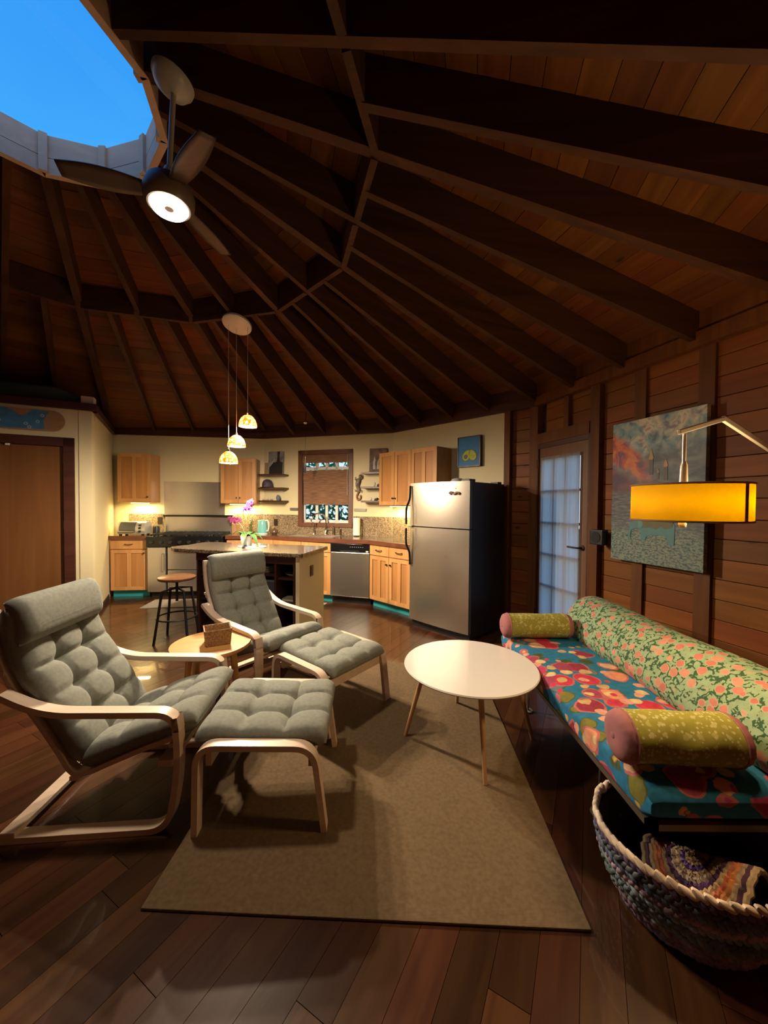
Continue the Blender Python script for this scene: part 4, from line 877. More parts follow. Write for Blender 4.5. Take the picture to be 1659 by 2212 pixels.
# orchid on a tray
tr = tag(part('tray', MB().prism([(x*.17, y*.10) for x, y in [(math.cos(i*PI/12), math.sin(i*PI/12)) for i in range(24)]], 0, .010), WHITEM, bev=.003), 'oval white tray under the orchid pot', 'tray'); on_island(tr, .88, .36, .922)
oc = thing('orchid', 'pink orchid in a white pot on the island', 'plant'); on_island(oc, .80, .37, .932)
part('pot', MB().lathe([(0, 0), (.045, 0), (.062, .10), (.066, .115), (.058, .115), (.05, .09), (0, .085)], 24), plain('pot_white', (.55, .60, .66), .25), oc, smooth=True)
part('soil', MB().lathe([(0, .088), (.05, .092), (0, .098)], 12), plain('bark', (.06, .04, .025), .9), oc)
LEAF = plain('orchid_leaf', (.05, .11, .035), .35); PINK = plain('orchid_pink', (.42, .07, .28), .5, vary=.3, bscale=60)
def leaf(parent, ang, L, w, droop, mat=LEAF, z=.09, name='leaf', base=(0, 0)):
    def fn(u, v):
        x = L*v; wd = w*math.sin(PI*min(1, v*.93+.07))**.7*(u-.5); zz = z+.10*math.sin(v*PI*.6)-droop*v*v+.25*abs(wd)
        return (base[0]+x*math.cos(ang)-wd*math.sin(ang), base[1]+x*math.sin(ang)+wd*math.cos(ang), zz)
    part(name, MB().grid(fn, 4, 10), mat, parent, smooth=True)
for a, L, dr in ((-.4, .22, .16), (.2, .20, .13), (2.6, .16, .08), (3.5, .15, .06), (-1.2, .18, .16), (1.4, .15, .08)): leaf(oc, a, L, .07, dr)
stem = catmull([(0, 0, .09), (-.01, 0, .20), (-.03, -.01, .32), (-.02, -.02, .42), (.03, -.02, .47), (.07, -.02, .465)], 6)
part('flower_stem', MB().tube(stem, .0035, 6), plain('stem_green', (.09, .10, .03), .5), oc, smooth=True)
part('flower_stem', MB().tube(catmull([(-.01, .01, .09), (-.06, .02, .20), (-.11, .02, .26), (-.15, .02, .25)], 5), .003, 6), plain('stem_green', (.09, .10, .03), .5), oc, smooth=True)
def flower(parent, c, r, seed, mat=PINK, name='blossom'):
    rf = random.Random(seed); M0 = Matrix.Rotation(rf.uniform(-.6, .6), 4, 'Z') @ Matrix.Rotation(PI/2+rf.uniform(-.4, .4), 4, 'X'); mb = MB()
    for i in range(5):
        M = M0 @ Matrix.Rotation(i*2*PI/5, 4, 'Z') @ Matrix.Translation((r*.55, 0, 0))
        mb.ball((c[0], c[1], c[2]), 1, 8, 5, (1, 1, 1), None) if False else None
        k = len(mb.v); mb.ball((0, 0, 0), 1, 8, 5, (r*.55, r*.42, r*.10)); mb.v[k:] = [tuple(M @ Vector(p)+Vector(c)) for p in mb.v[k:]]
    o = part(name, mb, mat, parent, smooth=True)
    part('lip', MB().ball((c[0], c[1]-.008, c[2]), r*.28, 8, 6), plain('orchid_lip', (.36, .03, .20), .5), o, smooth=True)
for i, p in enumerate(((.005, -.02, .425), (.04, -.03, .455), (.075, -.02, .47), (.09, -.03, .505), (.03, -.01, .49), (.06, -.035, .43))): flower(oc, p, .034, i)
# small things on the tray
t = tag(part('soap_box', MB().box(-.04, .04, -.02, .02, 0, .035), WHITEM, bev=.003), 'tiny white box on the orchid tray', 'box'); on_island(t, .94, .35, .932)
# flowers in vases on the worktop behind
vs = thing('wooden_vase', 'brown square vase with purple blossoms by the range', 'vase'); put(vs, FA, 2.03, -.22, ZK1)
part('body', MB().prism([(-.045, -.04), (.045, -.04), (.045, .04), (-.045, .04)], 0, .16), wood('vase_wood', (.34, .19, .08), (.45, .27, .12), axis=2, scale=10, var=.02), vs, bev=.006)
for i, p in enumerate(((-.05, -.02, .21), (.0, -.04, .19), (.05, -.03, .20), (-.02, -.02, .25), (.03, -.02, .24), (-.08, -.02, .25), (.07, -.01, .23))): flower(vs, p, .035, 20+i, PINK)
part('stem', MB().tube([(0, 0, .15), (-.02, 0, .24)], .003, 5), LEAF, vs)
gv = thing('glass_vase', 'clear glass vase with cream sprigs on the worktop', 'vase'); put(gv, FA, 2.27, -.20, ZK1)
part('body', MB().lathe([(0, .004), (.032, .004), (.036, .15), (.038, .16), (.033, .15), (.029, .012), (0, .012)], 18), glassy('vase_glass', (.92, .95, .9), .14), gv, smooth=True)
CRM = plain('sprig_cream', (.60, .54, .34), .7); rs = random.Random(4)
for i in range(7):
    a = rs.uniform(0, 6.28); r = rs.uniform(.03, .09); h = rs.uniform(.22, .34); p = (r*math.cos(a), r*math.sin(a)*.5, h)
    s_ = part('stem', MB().tube(catmull([(0, 0, .02), (p[0]*.3, p[1]*.3, h*.6), p], 4), .002, 5), LEAF, gv)
    for q in range(4): part('bud', MB().ball((p[0]+rs.uniform(-.018, .018), p[1]+rs.uniform(-.01, .01), h-q*.014), .010, 7, 5), CRM, s_, smooth=True)
# ---- bar stool
st = thing('bar_stool', 'round wooden bar stool on black metal legs beside the island', 'stool', (-2.14, 3.82, 0), .15)
part('seat', MB().lathe([(0, .625), (.17, .625), (.178, .635), (.178, .650), (.165, .656), (0, .652)], 36), wood('stool_wood', (.17, .075, .035), (.24, .115, .055), axis=0, scale=9, rough=.3, var=.02), st, smooth=True)
part('seat_plate', MB().lathe([(0, .60), (.06, .60), (.06, .625), (0, .625)], 16), BLACK, st); part('screw', MB().tube([(0, 0, .40), (0, 0, .61)], .014, 8), BLACK, st)
for i in range(4):
    a = PI/4+i*PI/2; ca, sa = math.cos(a), math.sin(a); part('leg', MB().tube([(.225*ca, .225*sa, .0), (.145*ca, .145*sa, .52), (.02*ca, .02*sa, .535)], .013, 8), BLACK, st)
part('foot_ring', MB().tube([(.187*math.cos(i*PI/16), .187*math.sin(i*PI/16), .24) for i in range(33)], .009, 6, False), BLACK, st, smooth=True)
mt = tag(part('floor_mat', MB().box(-.45, .55, -.22, .22, 0.0005, .008), weave('mat_grey', (.30, .27, .22), (.42, .38, .32)), bev=.002), 'pale grey kitchen mat in front of the range', 'mat'); put(mt, FA, 1.50, -.97)
mt = tag(part('floor_mat', MB().box(-.35, .35, -.20, .20, 0.0005, .008), weave('mat_grey', (.30, .27, .22), (.42, .38, .32)), bev=.002), 'pale grey kitchen mat in front of the sink', 'mat'); put(mt, FB, 1.12, -.86)

# ================================================================ lamps overhead
pn = thing('pendant_cluster', 'white round canopy with three glowing mosaic pendants', 'lamp', (-1.48, 3.74, 0))
px, py = -1.48-CEN.x, 3.74-CEN.y
_k = round((math.atan2(py, px)-(A0-PI/12))/(PI/6)); _am = A0-PI/12+_k*PI/6
ZCAN = under(px*math.cos(_am)+py*math.sin(_am))
tilt = Matrix.Rotation(_am, 4, 'Z') @ Matrix.Rotation(math.atan(SL), 4, 'Y')
part('canopy', MB().lathe([(0, -.03), (.13, -.03), (.14, -.022), (.14, -.003), (0, -.003)], 36, (0, 0, ZCAN), tilt), plain('canopy_white', (.62, .57, .48), .4), pn, smooth=True)
SHADE = cloth_thin('mosaic_glass', (.6, .36, .2), (1.0, .80, .55), .90, 34, (.42, .11, .025))
BULB = glow('bulb_glow', (1, .74, .45), 15)
for x, y, z in ((-.075, -.03, 1.815), (-.02, .03, 1.99), (.105, .0, 2.185)):
    r = .088
    sh = part('shade', MB().lathe([(r*math.cos(t), z+r*1.35*math.sin(t)) for t in [i*PI/2/9 for i in range(9)]]+[(.012, z+r*1.36)], 28, (x, y, 0), None, False), SHADE, pn, smooth=True)
    sol = sh.modifiers.new('thickness', 'SOLIDIFY'); sol.thickness = .003
    part('socket', MB().lathe([(0, z+.085), (.014, z+.085), (.014, z+.135), (.004, z+.14), (0, z+.14)], 12, (x, y, 0)), CHROME, sh)
    part('bulb', MB().ball((x, y, z+.055), .024, 12, 8), BULB, sh, smooth=True)
    part('cord', MB().tube([(x, y, z+.13), (x, y, ZCAN-.03)], .0022, 5), plain('cord_pale', (.45, .42, .38), .5), pn)
    ld = bpy.data.lights.new('pendant_light', 'POINT'); ld.energy = P_PEND; ld.color = (1, .80, .56); ld.shadow_soft_size = .03
    l = bpy.data.objects.new('pendant_light', ld); C.objects.link(l); l.parent = pn; l.location = (x, y, z+.015)
mp_ = thing('sink_pendant', 'slim chrome tube pendant hanging in front of the kitchen window', 'lamp'); put(mp_, FB, .99, -.42)
part('canopy', MB().ball((0, 0, 2.64), .034, 12, 8), CHROME, mp_, smooth=True)
part('mount', MB().tube([(0, 0, 2.66), (0, .05, 2.90)], .006, 6), BLACK, mp_)
part('cord', MB().tube([(0, 0, 2.62), (0, 0, 2.12)], .0018, 5), CHROME, mp_)
part('tube', MB().lathe([(0, 2.12), (.008, 2.12), (.010, 2.05), (.015, 1.885), (.017, 1.88), (0, 1.882)], 14), CHROME, mp_, smooth=True)
# ---- ceiling fan
fx, fy = -1.07, 1.90
fn_ = thing('ceiling_fan', 'ceiling fan with white canopy, long rod and round lit lamp', 'ceiling fan', (fx, fy, 0))
ang = math.atan2(fy-CEN.y, fx-CEN.x); zc = under(math.hypot(fx-CEN.x, fy-CEN.y))
FG = plain('fan_grey', (.42, .41, .38), .35)
T = Matrix.Rotation(ang, 4, 'Z') @ Matrix.Rotation(math.atan(SL), 4, 'Y')
part('canopy', MB().lathe([(0, -.075), (.035, -.072), (.075, -.05), (.096, -.018), (.098, 0), (0, 0)], 32, (0, 0, zc), T), FG, fn_, smooth=True)
bx, by = -.03, 0.01
part('rod', MB().tube([(0, 0, zc-.06), (bx, by, 3.070)], .013, 10), FG, fn_, smooth=True)
part('coupling', MB().lathe([(0, 3.040), (.03, 3.040), (.03, 3.080), (.02, 3.110), (0, 3.110)], 16, (bx, by, 0)), FG, fn_, smooth=True)
part('motor', MB().lathe([(0, 3.050), (.05, 3.050), (.10, 3.025), (.118, 2.980), (.115, 2.935), (.098, 2.915), (0, 2.915)], 36, (bx, by, 0)), plain('fan_bronze', (.16, .12, .09), .4), fn_, smooth=True)
FANL = plain('fan_glow', (1, .86, .66), .5, emis=14)
lamp = part('lamp_ring', MB().lathe([(.028, 2.905), (.05, 2.895), (.078, 2.898), (.09, 2.916), (.028, 2.916), (.028, 2.905)], 36, (bx, by, 0)), FANL, fn_, smooth=True)
part('lamp_hub', MB().lathe([(0, 2.902), (.02, 2.903), (.027, 2.912), (0, 2.918)], 20, (bx, by, 0)), plain('hub_tan', (.35, .25, .18), .5), fn_, smooth=True)
for i in range(3):
    a = math.radians(78)+i*2*PI/3
    def bl_(u, v):
        r = .10+.36*v; w = (.035+.02*math.sin(PI*v))*(u-.5)*2; return (bx+r*math.cos(a)-w*math.sin(a), by+r*math.sin(a)+w*math.cos(a), 2.985+.22*w)
    o = part('blade', MB().grid(bl_, 4, 12), wood('blade_wood', (.05, .025, .015), (.08, .04, .022), axis=0, scale=8, rough=.5, var=.03), fn_, smooth=True)
    s_ = o.modifiers.new('thickness', 'SOLIDIFY'); s_.thickness = .008
ld = bpy.data.lights.new('fan_light', 'AREA'); ld.shape = 'DISK'; ld.size = .18; ld.energy = P_FAN; ld.color = (1, .80, .56); ld.spread = math.radians(170)
l = bpy.data.objects.new('fan_light', ld); C.objects.link(l); l.parent = fn_; l.location = (bx, by, 2.890)

# ================================================================ sitting area
RM = Matrix.Rotation(0, 4, 'Z')
rug = tag(part('area_rug', MB().prism([(-.835, 1.255), (.70, 1.20), (.835, 3.24), (-.80, 3.29)], .0005, .011), RUGM, bev=.003), 'large plain brown woven rug on the floor', 'rug')
RZ = .0112                                                     # top of the rug
# ---- tufted cushion: a slab bent along a path in the xz plane
def cushion(path, w, t, rows, cols, p=.32, depth=.016, nring=56):
    n = len(path); cum = [0]
    for i in range(1, n): cum.append(cum[-1]+math.dist(path[i], path[i-1]))
    L = cum[-1]; mb = MB()
    rl = [L*k/rows for k in range(1, rows)]; clx = [w*(k/cols-.5) for k in range(1, cols)]
    NT, NBt = 46, 18; ring = [(math.sin(PI/2*(1-2*k/NT)*.97)/math.sin(PI/2*.97), 1) if False else (1-2*k/NT, 1) for k in range(NT+1)]+[(-1+2*(k+.5)/NBt, -1) for k in range(NBt)]
    nring = len(ring)
    for i, (x, z) in enumerate(path):
        a = path[max(0, i-1)]; b = path[min(n-1, i+1)]; dx, dz = b[0]-a[0], b[1]-a[1]; l = math.hypot(dx, dz); nx, nz = -dz/l, dx/l
        s = cum[i]; e = min(s, L-s)/(t*.6); endf = max(.08, math.sqrt(max(0, 1-(1-min(1, e))**2)))
        for q, sd in ring:
            y = w/2*q; edge = max(0, 1-abs(q)**14)**.5 if sd > 0 else max(0, 1-abs(q)**20)**.5
            h = sd*t/2*edge*endf
            if sd > 0:
                dr = min([abs(s-r) for r in rl] or [9]); dc = min([abs(y-c) for c in clx] or [9])
                inrow = min(1, max(0, (w/2-abs(y))/.05)); incol = min(1, max(0, min(s, L-s)/.04))
                g = .62*math.exp(-(dr/.011)**2)*inrow+.62*math.exp(-(dc/.011)**2)*incol+1.5*math.exp(-(dr*dr+dc*dc)/.036**2)
                puff = .6*abs(math.sin(PI*rows*s/L))**.6*abs(math.sin(PI*cols*(y/w+.5)))**.6 if rows*cols > 1 else 0
                h += (-g+puff)*depth*edge*endf
            mb.v.append((x+nx*h, y, z+nz*h))
    for i in range(n-1):
        for j in range(nring): mb.f.append((i*nring+j, i*nring+(j+1) % nring, (i+1)*nring+(j+1) % nring, (i+1)*nring+j))
    mb.f.append(tuple(range(nring))); mb.f.append(tuple((n-1)*nring+j for j in range(nring-1, -1, -1)))
    return mb
def dense(pts, step=.008, n=14):
    return catmull(pts, n)
def armchair(label, loc, rz):
    t = thing('armchair', label, 'armchair', loc, rz, 'bentwood armchairs')
    HW = .315; SW = .055
    arm = rounded([(-.345, .012), (.315, .012), (.375, .30), (.345, .512), (-.19, .532), (-.345, .615)], [.085, .20, .075, .12], 8)
    for s in (-1, 1):
        y0, y1 = (s*HW-.0, s*(HW-SW)); part('side_frame', MB().strip(arm, min(y0, y1), max(y0, y1), .026), BIRCH, t, smooth=True, auto=50)
    part('rear_rail', MB().box(-.345, -.285, -HW, HW, 0.0255, .0475), BIRCH, t, bev=.003)
    seat_f = catmull([(.36, .388), (.22, .345), (.06, .282), (-.04, .243), (-.105, .248), (-.16, .34), (-.25, .49), (-.345, .63), (-.395, .75), (-.415, .86), (-.42, .95)], 5)
    for s in (-1, 1): y = s*.235; part('seat_rail', MB().strip(seat_f, y-.022, y+.022, .020), BIRCH, t, smooth=True, auto=50)
    for x, z in ((.32, .360), (-.09, .236), (-.385, .70)): part('cross_rail', MB().box(x-.02, x+.02, -HW+SW, HW-SW, z-.022, z-.004), BIRCH, t)
    part('front_rail', MB().box(.255, .315, -HW+SW-.002, HW-SW+.002, .255, .285), BIRCH, t)
    part('seat_cushion', cushion(dense([(-.075, .284), (-.05, .292), (.06, .334), (.20, .385), (.36, .434), (.42, .448)], n=12), .51, .10, 3, 3), SAGE, t, smooth=True, auto=60)
    part('back_cushion', cushion(dense([(-.362, .960), (-.358, .87), (-.338, .765), (-.285, .655), (-.195, .515), (-.11, .37), (-.075, .29)], n=14), .51, .095, 5, 3, depth=.018), SAGE, t, smooth=True, auto=60)
    hd = cushion(dense([(-.375, .985), (-.335, .955), (-.312, .88), (-.312, .80)], n=10), .50, .085, 1, 1, p=.4, depth=.004)
    part('headrest', hd, SAGE, t, smooth=True, auto=60)
    return t
armchair('grey green cushioned bentwood armchair nearest the camera at left', (-1.262, 1.84, .0005), math.radians(5))
armchair('grey green cushioned bentwood armchair beside the kitchen island', (-.965, 2.94, .0005), math.radians(-36))
def footstool(label, loc, rz):
    t = thing('footstool', label, 'footstool', loc, rz, 'bentwood footstools')
    fr_ = rounded([(-.262, 0), (-.255, .378), (.235, .362), (.282, 0)], [.085, .085], 8)
    for s in (-1, 1): y0, y1 = s*.305, s*.252; part('side_frame', MB().strip(fr_, min(y0, y1), max(y0, y1), .025), BIRCH, t, smooth=True, auto=50)
    for x, z in ((-.22, .30), (.22, .285)): part('cross_rail', MB().box(x-.012, x+.012, -.255, .255, z-.03, z+.03), BIRCH, t)
    part('cushion', cushion(dense([(-.285, .372), (-.24, .383), (-.1, .375), (.08, .365), (.22, .372), (.285, .352)], n=10), .50, .085, 3, 3, depth=.017), SAGE, t, smooth=True, auto=60)
    return t
footstool('grey green footstool in front of the nearest armchair', (-.545, 1.845, RZ), math.radians(3))
footstool('grey green footstool in front of the armchair by the island', (-.365, 2.60, RZ), math.radians(-38))
# ---- round side table with a basket
sd_ = thing('side_table', 'round oak side table between the two armchairs', 'table', (-1.13, 2.42, 0), .3)
part('top', MB().lathe([(0, .468), (.230, .468), (.245, .478), (.248, .488), (.245, .499), (0, .499)], 56), OAK, sd_, smooth=True)
for i in range(4):
    a = PI/4+i*PI/2+.35; part('leg', MB().tube([(.20*math.cos(a), .20*math.sin(a), 0.0005), (.15*math.cos(a), .15*math.sin(a), .47)], [.019, .022], 10), OAK, sd_, smooth=True)
part('apron', MB().lathe([(.12, .44), (.17, .44), (.17, .468), (.12, .468), (.12, .44)], 24), OAK, sd_)
def open_box(w, d, h, t, taper=.9):
    mb = MB(); P = []
    for z, k, q in ((0, taper, 0), (h, 1, 0), (h, 1, t), (t, taper, t)):
        for sx, sy in ((-1, -1), (1, -1), (1, 1), (-1, 1)): P.append((sx*(w/2*k-q), sy*(d/2*k-q), z))
    F_ = [(3, 2, 1, 0), (12, 13, 14, 15)]
    for r in range(3): F_ += [(r*4+i, r*4+(i+1) % 4, r*4+4+(i+1) % 4, r*4+4+i) for i in range(4)]
    return mb.add(P, F_)
bs = thing('woven_tray', 'small square woven basket on the oak side table', 'basket', (-1.09, 2.42, .4995), .5)
RATT = speckle('rattan', [(.34, .21, .10), (.24, .14, .06), (.42, .27, .14)], 150, .8, bump=.9)
part('body', open_box(.165, .145, .10, .008), RATT, bs, bev=.006)
part('rim', MB().tube([(x*.08, y*.07, .10) for x, y in ((-1, -1), (1, -1), (1, 1), (-1, 1), (-1, -1))], .005, 6), RATT, bs, smooth=True)
# ---- white coffee table
ct = thing('coffee_table', 'round white coffee table on slanted wooden legs', 'table', (.525, 2.22, 0), .25)
part('top', MB().lathe([(0, .440), (.375, .440), (.392, .446), (.395, .452), (.390, .458), (0, .458)], 80), WHITE, ct, smooth=True)
for i in range(4):
    a = math.radians(75)+i*PI/2; ca, sa = math.cos(a), math.sin(a)
    part('leg', MB().tube([(.385*ca, .385*sa, RZ if (.525+.385*math.cos(a+.25)) < .75 else .001), (.27*ca, .27*sa, .43)], [.011, .016], 12), wood('beech', (.44, .24, .11), (.52, .31, .15), axis=2, scale=10, rough=.4, var=.03), ct, smooth=True)
    part('bracket', MB().lathe([(0, .424), (.03, .424), (.034, .440), (0, .440)], 12, (.27*ca, .27*sa, 0)), STEEL, ct)

# ---- daybed
SX0, SX1, SY0, SY1 = .905, 1.70, 1.235, 2.84
BLUEF = layers('blue_floral', (.02, .155, .30), [
    (8.5, .42, [(.05, .085, .03), (.16, .15, .03), (.12, .16, .20)], (.06, .10, .05), 5.1, .45, (1, 1, 1), .06),
    (7.0, .48, [(.50, .035, .075), (.26, .03, .06), (.62, .25, .15), (.40, .05, .14), (.60, .36, .22), (.30, .05, .10)], (.42, .12, .13), 0, .22, (1, 1, 1), .05),
    (11.0, .36, [(.62, .48, .26), (.48, .34, .16), (.62, .30, .26)], (.55, .30, .14), 2.3, .50, (1, 1.2, 1), .04),
    (14.0, .26, [(.50, .035, .075), (.40, .35, .05)], (.30, .10, .12), 7.7, .62, (1, 1, 1), .03)], noise=.22)
MINT = layers('mint_floral', (.26, .36, .22), [(17.0, .40, [(.50, .185, .145), (.54, .24, .18), (.46, .16, .13)], (.42, .33, .22), 1.0, .16, (1, 1, 1), .02)], strokes=((.04, .095, .045), 30, .11), noise=.12)
OLIVE = layers('olive_print', (.30, .28, .05), [(38, .40, [(.48, .45, .20), (.42, .38, .13)], (.40, .37, .12), 0, .45, (1, 1, 1), .02), (75, .36, [(.52, .49, .25)], (.5, .47, .25), 3, .5, (1, 1, 1), .0)], noise=.1)
MAUVE = plain('mauve_cloth', (.34, .13, .14), .9, bump=.4, bscale=25)
db_ = thing('daybed', 'low daybed with blue floral mattress and mint floral wedge back', 'sofa', (0, 0, 0))
def rbox(x0, x1, y0, y1, z0, z1, r, nx=24, ny=40, crown=.012):
    """soft mattress with rolled edges"""
    def fn(u, v):
        th = 2*PI*u; c_, s_ = math.cos(th), math.sin(th)
        sg = lambda x, e: math.copysign(abs(x)**e, x)
        Lv = y1-y0; y = y0+Lv*v; k = 1-max(0, 1-min(y-y0, y1-y)/r)**2*.55
        x = (x0+x1)/2+(x1-x0)/2*sg(c_, .22)*(1-(1-k)*.04); z = (z0+z1)/2+(z1-z0)/2*sg(s_, .35)*k
        return (x, y, z+crown*(max(0, s_)**.5)*math.sin(PI*v)*(1-c_*c_))
    mb = MB().grid(fn, 64, ny, cu=True); n = 64
    mb.f.append(tuple(range(n-1, -1, -1))); mb.f.append(tuple(ny*n+j for j in range(n))); return mb
part('mattress', rbox(SX0, SX1, SY0, SY1, .325, .455, .05), BLUEF, db_, smooth=True, auto=60)
wp = catmull([(1.385, .462), (1.375, .52), (1.42, .625), (1.50, .705), (1.60, .728), (1.69, .70), (1.735, .60), (1.745, .462)], 5)
def wedge(parent):
    mb = MB(); n = len(wp); ys = [SY0+.02, SY0+.035]+[SY0+.05+(SY1-SY0-.10)*i/20 for i in range(21)]+[SY1-.035, SY1-.02]
    for i, y in enumerate(ys):
        k = .96 if i in (0, len(ys)-1) else 1
        for (x, z) in wp: mb.v.append((1.57+(x-1.57)*k+.004*math.sin(9*y), y, .462+(z-.462)*k+.006*math.sin(7*y+x*9)))
    for i in range(len(ys)-1):
        for j in range(n): mb.f.append((i*n+j, i*n+(j+1) % n, (i+1)*n+(j+1) % n, (i+1)*n+j))
    mb.f.append(tuple(range(n-1, -1, -1))); mb.f.append(tuple((len(ys)-1)*n+j for j in range(n)))
    return part('wedge_back', mb, MINT, parent, smooth=True, auto=55)
wedge(db_)
FRM = plain('frame_metal', (.16, .12, .09), .4, metal=.5)
part('frame', MB().box(SX0+.015, SX0+.045, SY0+.01, SY1-.01, .305, .328).box(SX1-.045, SX1-.015, SY0+.01, SY1-.01, .305, .328).box(SX0+.015, SX1-.015, SY0+.01, SY0+.04, .305, .328).box(SX0+.015, SX1-.015, SY1-.04, SY1-.01, .305, .328).box(SX0+.04, SX1-.04, SY0+.03, SY1-.03, .318, .328), FRM, db_)
for x in (SX0+.075, SX1-.12):
    for y in (1.68, 2.52):
        lg = part('leg', MB().tube([(x-.0, y-.05, .306), (x+.015, y-.006, .02), (x+.02, y, .012), (x+.025, y+.006, .02), (x+.06, y+.055, .306)], .006, 8), plain('leg_bright', (.34, .30, .25), .3, metal=.8), db_, smooth=True)
        part('foot', MB().lathe([(0, .0008), (.034, .0008), (.032, .010), (0, .013)], 20, (x+.02, y, 0)), plain('foot_plastic', (.20, .18, .16), .5), lg, smooth=True)
def bolster(label, c, L, r, rz):
    t = thing('bolster', label, 'cushion', c, rz, 'olive bolsters on the daybed')
    rb = random.Random(2)
    def fn(u, v):
        th = 2*PI*u; k = 1+.02*math.sin(5*th+v*9)*math.sin(PI*v)+.012*math.sin(13*v+2*th); return (L*(v-.5), r*k*math.cos(th), r*k*math.sin(th)*(.94 if math.sin(th) < 0 else 1))
    part('cover', MB().grid(fn, 40, 24, cu=True), OLIVE, t, smooth=True, auto=70)
    for s in (-1, 1):
        prof = [(r*1.01, L/2-.002), (r*1.0, L/2+.008), (r*.90, L/2+.030), (r*.62, L/2+.043), (r*.3, L/2+.046), (.0, L/2+.040)]
        M = Matrix.Rotation(PI/2*s, 4, 'Y'); mb = MB().lathe(prof, 40, (0, 0, 0), M)
        mb.v = [(x, y*(1+.02*math.sin(16*math.atan2(z, y))), z*(1+.02*math.sin(16*math.atan2(z, y)))) for x, y, z in mb.v]
        e = part('end_cap', mb, MAUVE, t, smooth=True, auto=75, label='dusty mauve end')
        part('button', MB().ball((s*(L/2+.042), 0, 0), .012, 10, 6, (.4, 1, 1)), MAUVE, e, smooth=True)
        part('piping', MB().tube([(s*(L/2), (r*1.015)*math.cos(i*PI/16), (r*1.0)*math.sin(i*PI/16)) for i in range(33)], .0035, 6, False), MAUVE, e, smooth=True)
    return t
bolster('olive bolster with mauve ends at the far end of the daybed', (1.105, 2.655, .550), .41, .086, 0)
bolster('olive bolster with mauve ends at the near end of the daybed', (1.095, 1.365, .556), .37, .091, math.radians(-3))
# ---- crocheted rag basket with a braided mat inside
bc = (1.085, 1.285, 0)
bk_ = thing('crochet_basket', 'crocheted rag basket in blue, grey and mauve stripes under the daybed', 'basket', bc)
rowcol = [(.16, .12, .20), (.17, .13, .22), (.15, .12, .19), (.20, .12, .15), (.10, .13, .13), (.08, .12, .11), (.06, .08, .10), (.13, .17, .20), (.20, .14, .18), (.06, .08, .13), (.04, .045, .05), (.07, .05, .11), (.45, .36, .28)]
NR = len(rowcol)
rb = random.Random(8)
for i, col in enumerate(rowcol):
    v = i/(NR-1); R_ = .205+.088*math.sin(min(1, v*1.05)*PI*.5)**.8; z = .014+v*.258; n = 80 if i < NR-1 else 60; row = MB()
    for j in range(n):
        a = 2*PI*(j+.5*(i % 2))/n; L = 2*PI*R_/n; tiltb = (.75 if i % 2 else -.75) if i < NR-1 else .5
        M = Matrix.Rotation(a+PI/2, 4, 'Z') @ Matrix.Rotation(tiltb+rb.uniform(-.15, .15), 4, 'Y')
        rr_ = R_+rb.uniform(-.004, .004)
        row.ball((rr_*math.cos(a), rr_*math.sin(a)*.88, z+rb.uniform(-.002, .002)), 1, 7, 5, (L*.82, .009, .0105) if i < NR-1 else (L*.95, .012, .010), M)
    mcol = blotchy(f'rag_{i}', [tuple(c*.6 for c in col), tuple(c*1.5 for c in col), tuple(min(1, c*2.3) for c in col)], 16)
    part('stitch_row', row, mcol, bk_, smooth=True)
part('bottom', MB().lathe([(0, .002), (.185, .002), (.2, .012), (.0, .012)], 40, M=Matrix.Diagonal((1, .88, 1, 1))), plain('rag_bottom', (.13, .10, .18), .9), bk_)
part('lining', MB().lathe([(.19, .012), (.262, .14), (.279, .25)], 48, M=Matrix.Diagonal((1, .88, 1, 1)), cap=False), plain('rag_lining', (.03, .03, .05), .95), bk_, smooth=True)
mat_ = thing('braided_mat', 'folded braided mat in tan, orange and purple stripes inside the basket', 'mat', (bc[0], bc[1], 0))
mcols = [(.34, .23, .12), (.34, .23, .12), (.06, .02, .14), (.34, .23, .12), (.40, .30, .20), (.07, .02, .08), (.36, .24, .12), (.42, .10, .04), (.46, .16, .04), (.36, .25, .14), (.06, .02, .05), (.38, .27, .15)]
MM = Matrix.Translation((.03, -.03, .15)) @ Matrix.Rotation(.50, 4, 'Z') @ Matrix.Rotation(-.42, 4, 'X')
for i, col in enumerate(mcols):
    r = .016+i*.0152; n = max(16, int(2*PI*r/.008))
    def warp(a, dr=0, dz=0):
        x, y = (r+dr)*math.cos(a), (r+dr)*math.sin(a); z = .055*math.cos(x*17)*(1-.3*math.cos(y*12))-.25*y*y+dz
        return MM @ Vector((x, y*.92, z))
    mb = MB(); k = 96
    mb.tube([warp(2*PI*j/k, .0025*math.sin(j*1.9), .0035*math.sin(j*2.6)) for j in range(k+1)], .0098, 7, False)
    part('braid', mb, blotchy(f'braid_{i}', [tuple(c*.55 for c in col), col, tuple(min(1, c*1.45) for c in col)], 30), mat_, smooth=True)
# ---- floor lamp with drum shade
fl_ = thing('floor_lamp', 'articulated floor lamp with glowing yellow drum shade', 'lamp', (0, 0, 0))
LM = plain('lamp_metal', (.66, .62, .55), .28, metal=.7)
sx, sy, sz0, sz1, srx = 1.165, 1.42, 1.366, 1.501, .183
part('stem', MB().tube([(sx-.02, sy, 1.49), (sx-.02, sy, 1.70)], .007, 10), LM, fl_, smooth=True)
part('socket_sleeve', MB().lathe([(0, 1.49), (.015, 1.49), (.012, 1.575), (.008, 1.59), (0, 1.59)], 16, (sx-.02, sy, 0)), LM, fl_, smooth=True)
part('upper_arm', MB().beam((sx-.05, sy-.01, 1.700), (1.337, 1.47, 1.765), .014, .018), LM, fl_, bev=.003)
part('lower_arm', MB().beam((1.333, 1.469, 1.768), (2.012, 1.668, 1.50), .014, .021), LM, fl_, bev=.003)
part('pole', MB().tube([(2.01, 1.667, .02), (2.01, 1.667, 1.52)], .012, 12), LM, fl_, smooth=True)
